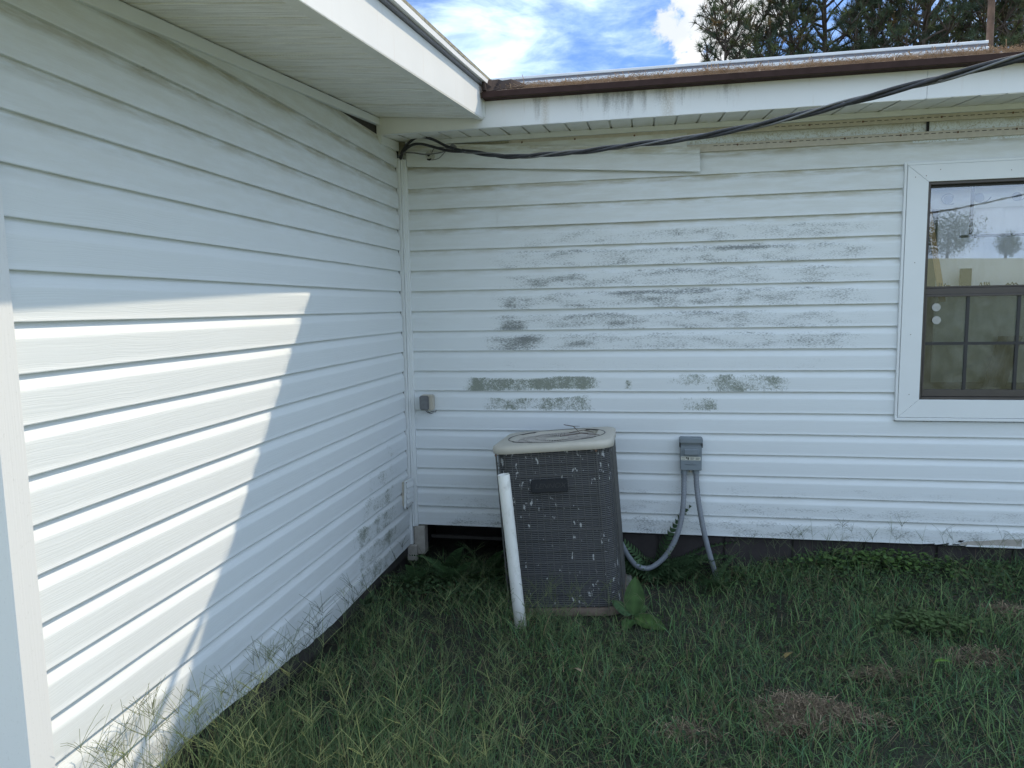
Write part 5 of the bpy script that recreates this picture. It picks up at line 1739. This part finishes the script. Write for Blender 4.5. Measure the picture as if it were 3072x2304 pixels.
def pine(loc, height, zmin, rmax, nl, lab, seed, lean=(0, 0), young=False, brown=.04):
    r = np.random.RandomState(seed)
    root = empty('pine_tree', loc, lab, 'pine tree', 'pine trees behind the back wing')
    tb = B()
    tr = 0.05 + 0.008 * height
    def tp(z): return Vector((lean[0] * z / height + .10 * math.sin(z * .7 + seed), lean[1] * z / height + .10 * math.cos(z * .6 + seed), z))
    tb.tube([tp(z) for z in np.linspace(-.3, height, 12)], [max(.02, tr * (1 - .93 * i / 11)) for i in range(12)], 8)
    tb.obj('trunk', MAT['bark'], root)
    TP = []; TD = []
    lb_ = B()
    for i in range(nl):
        f_ = (i + r.uniform(0, .8)) / nl
        z = zmin + (height - zmin) * f_
        az = i * 2.4 + r.uniform(-.5, .5)
        Lm = rmax * (1 - f_ ** (1.6 if not young else .9)) * r.uniform(.65, 1.1) + .25
        up = r.uniform(.05, .5) + .5 * f_
        p = tp(z); d = Vector((math.cos(az), math.sin(az), up)).normalized()
        pts = [p.copy()]
        ns = max(3, int(Lm / .26))
        for s_ in range(ns):
            d = (d + Vector((r.normal(0, .16), r.normal(0, .16), r.normal(.05, .12)))).normalized()
            p = p + d * (Lm / ns); pts.append(p.copy())
            if s_ >= ns * .22:
                for b_ in range(4 if not young else 5):
                    a2 = r.uniform(0, 6.28)
                    d2 = (d * .7 + Vector((math.cos(a2), math.sin(a2), .25 + r.uniform(0, .5))) * .9).normalized()
                    Lb = r.uniform(.25, .75) * (1 - .3 * s_ / ns) * (.75 if young else 1)
                    q0 = p; pts2 = [q0.copy()]
                    m_ = max(2, int(Lb / .17))
                    for c in range(m_):
                        d2 = (d2 + Vector((r.normal(0, .2), r.normal(0, .2), r.normal(.10, .15)))).normalized()
                        q0 = q0 + d2 * (Lb / m_); pts2.append(q0.copy())
                        if c >= m_ * .2:
                            TP.append(tuple(q0)); TD.append(tuple(d2))
                    lb_.tube(pts2, [.012 * (1 - .6 * j / len(pts2)) for j in range(len(pts2))], 4, False)
        TP.append(tuple(p)); TD.append(tuple(d))
        R0 = .018 + .022 * Lm / 2
        lb_.tube(pts, [R0 * (1 - .75 * j / len(pts)) for j in range(len(pts))], 5, False)
    p = tp(height)
    for j in range(5):
        TP.append((p.x, p.y, p.z - .12 * j)); TD.append((0, 0, 1))
    lb_.obj('limbs', MAT['bark'], root)
    TP = np.array(TP); TD = np.array(TD); k = len(TP)
    cols = NG[r.randint(0, len(NG), k)] * r.uniform(.7, 1.3, (k, 1))
    bm_ = r.rand(k) < brown
    cols[bm_] = np.array([.26, .17, .07])
    V, T, C_ = tuft_batch(TP, TD, r.uniform(.13, .20, k) * (1.0), 34, .0050, cols)
    link('crown', tri_mesh(V, T, C_), MAT['needle'], root)
    return root


pine((3.05, 10.0, -.3), 7.25, 4.2, 0.55, 34, 'young pine with upright leaders, leftmost above the back roof', 3, (-.12, 0), True, .06)
pine((3.55, 10.6, -.3), 7.05, 3.6, 0.9, 36, 'low bushy pine just right of the leftmost young pine', 4, (.05, 0), True, .06)
pine((4.85, 10.6, -.3), 9.4, 4.4, 1.35, 62, 'bushy pine in the middle of the row behind the roof', 5, (.1, 0), True)
pine((4.25, 10.3, -.3), 7.5, 4.4, 0.8, 40, 'small bushy pine between the low bushy one and the middle one', 31, (.05, 0), True)
pine((5.6, 10.2, -.3), 7.6, 4.6, 0.9, 40, 'short pine filling the gap right of the middle pine', 33, (.05, 0), True)
pine((7.35, 9.9, -.3), 8.2, 4.6, 0.9, 44, 'short pine just left of the rusty mast', 35, (.05, 0), True)
pine((7.1, 11.8, -.3), 11.5, 3.8, 2.5, 70, 'tall pine with long bare limbs reaching left', 8)
pine((6.3, 9.8, -.3), 9.0, 4.2, 1.2, 62, 'dense narrow pine in front of the tall bare-limbed one', 21, (.1, 0), True)
pine((8.3, 10.6, -.3), 10.5, 4.2, 1.7, 76, 'dense dark pine behind the rusty mast', 12, (0, 0), True, .08)
pine((10.6, 12.5, -.3), 12.5, 4.0, 2.6, 70, 'farthest pine at the right edge of the picture', 14)


def bush(name, loc, rx, rz, n, lab, cat, seed, cols=((.10, .13, .04), (.07, .10, .03))):
    r = np.random.RandomState(seed)
    root = empty(name, loc, lab, cat)
    t_ = B(); t_.tube([(0, 0, -.3), (0.05, 0, rz * .6)], [.12, .05], 7); t_.obj('trunk', MAT['bark'], root)
    P = r.normal(0, 1, (n, 3)); P /= np.linalg.norm(P, axis=1)[:, None]; P *= r.uniform(.3, 1, (n, 1)) ** .5
    cl_ = r.normal(0, .35, (14, 3)); P = P * .75 + cl_[r.randint(0, 14, n)] * .5
    P = P * np.array([[rx, rx, rz * .60]]) + np.array([[0, 0, rz * .50]])
    s = r.uniform(.06, .14, n)
    a = r.normal(0, 1, (n, 3)); a /= np.linalg.norm(a, axis=1)[:, None]
    b_ = np.cross(a, r.normal(0, 1, (n, 3))); b_ /= np.linalg.norm(b_, axis=1)[:, None]
    V = np.stack([P - a * s[:, None], P + b_ * s[:, None] * .6, P + a * s[:, None]], 1).reshape(-1, 3)
    c = np.array(cols)[r.randint(0, len(cols), n)] * r.uniform(.6, 1.4, (n, 1))
    link('crown', tri_mesh(V, np.arange(len(V)).reshape(-1, 3), np.repeat(c, 3, 0)), MAT['needle'], root)


bush('field_tree', (26.2, -60.0, float(gz(26.2, -60.0))), 2.4, 3.6, 5000, 'round tree on the grassy rise behind the viewer, mirrored in the window', 'tree', 4)
bush('field_bush', (31.0, -61.0, float(gz(31.0, -61.0))), 1.1, 1.9, 1800, 'low bush on the grassy rise behind the viewer', 'bush', 6)
bush('yard_tree', (-9.0, -34.0, float(gz(-9, -34))), 3.5, 6.5, 6000, 'yard tree far behind the viewer', 'tree', 9)
up_ = empty('utility_pole', (24.3, -19.1, float(gz(24.3, -19.1))), 'wooden utility pole at the far end of the service cable', 'utility pole')
q_ = B(); q_.tube([(0, 0, -.5), (0, 0, 7.6)], [.15, .11], 10); q_.obj('pole', MAT['bark'], up_)
q_ = B(); q_.box(-1.0, 1.0, -.05, .05, 7.0, 7.12); q_.obj('crossarm', MAT['bark'], up_)
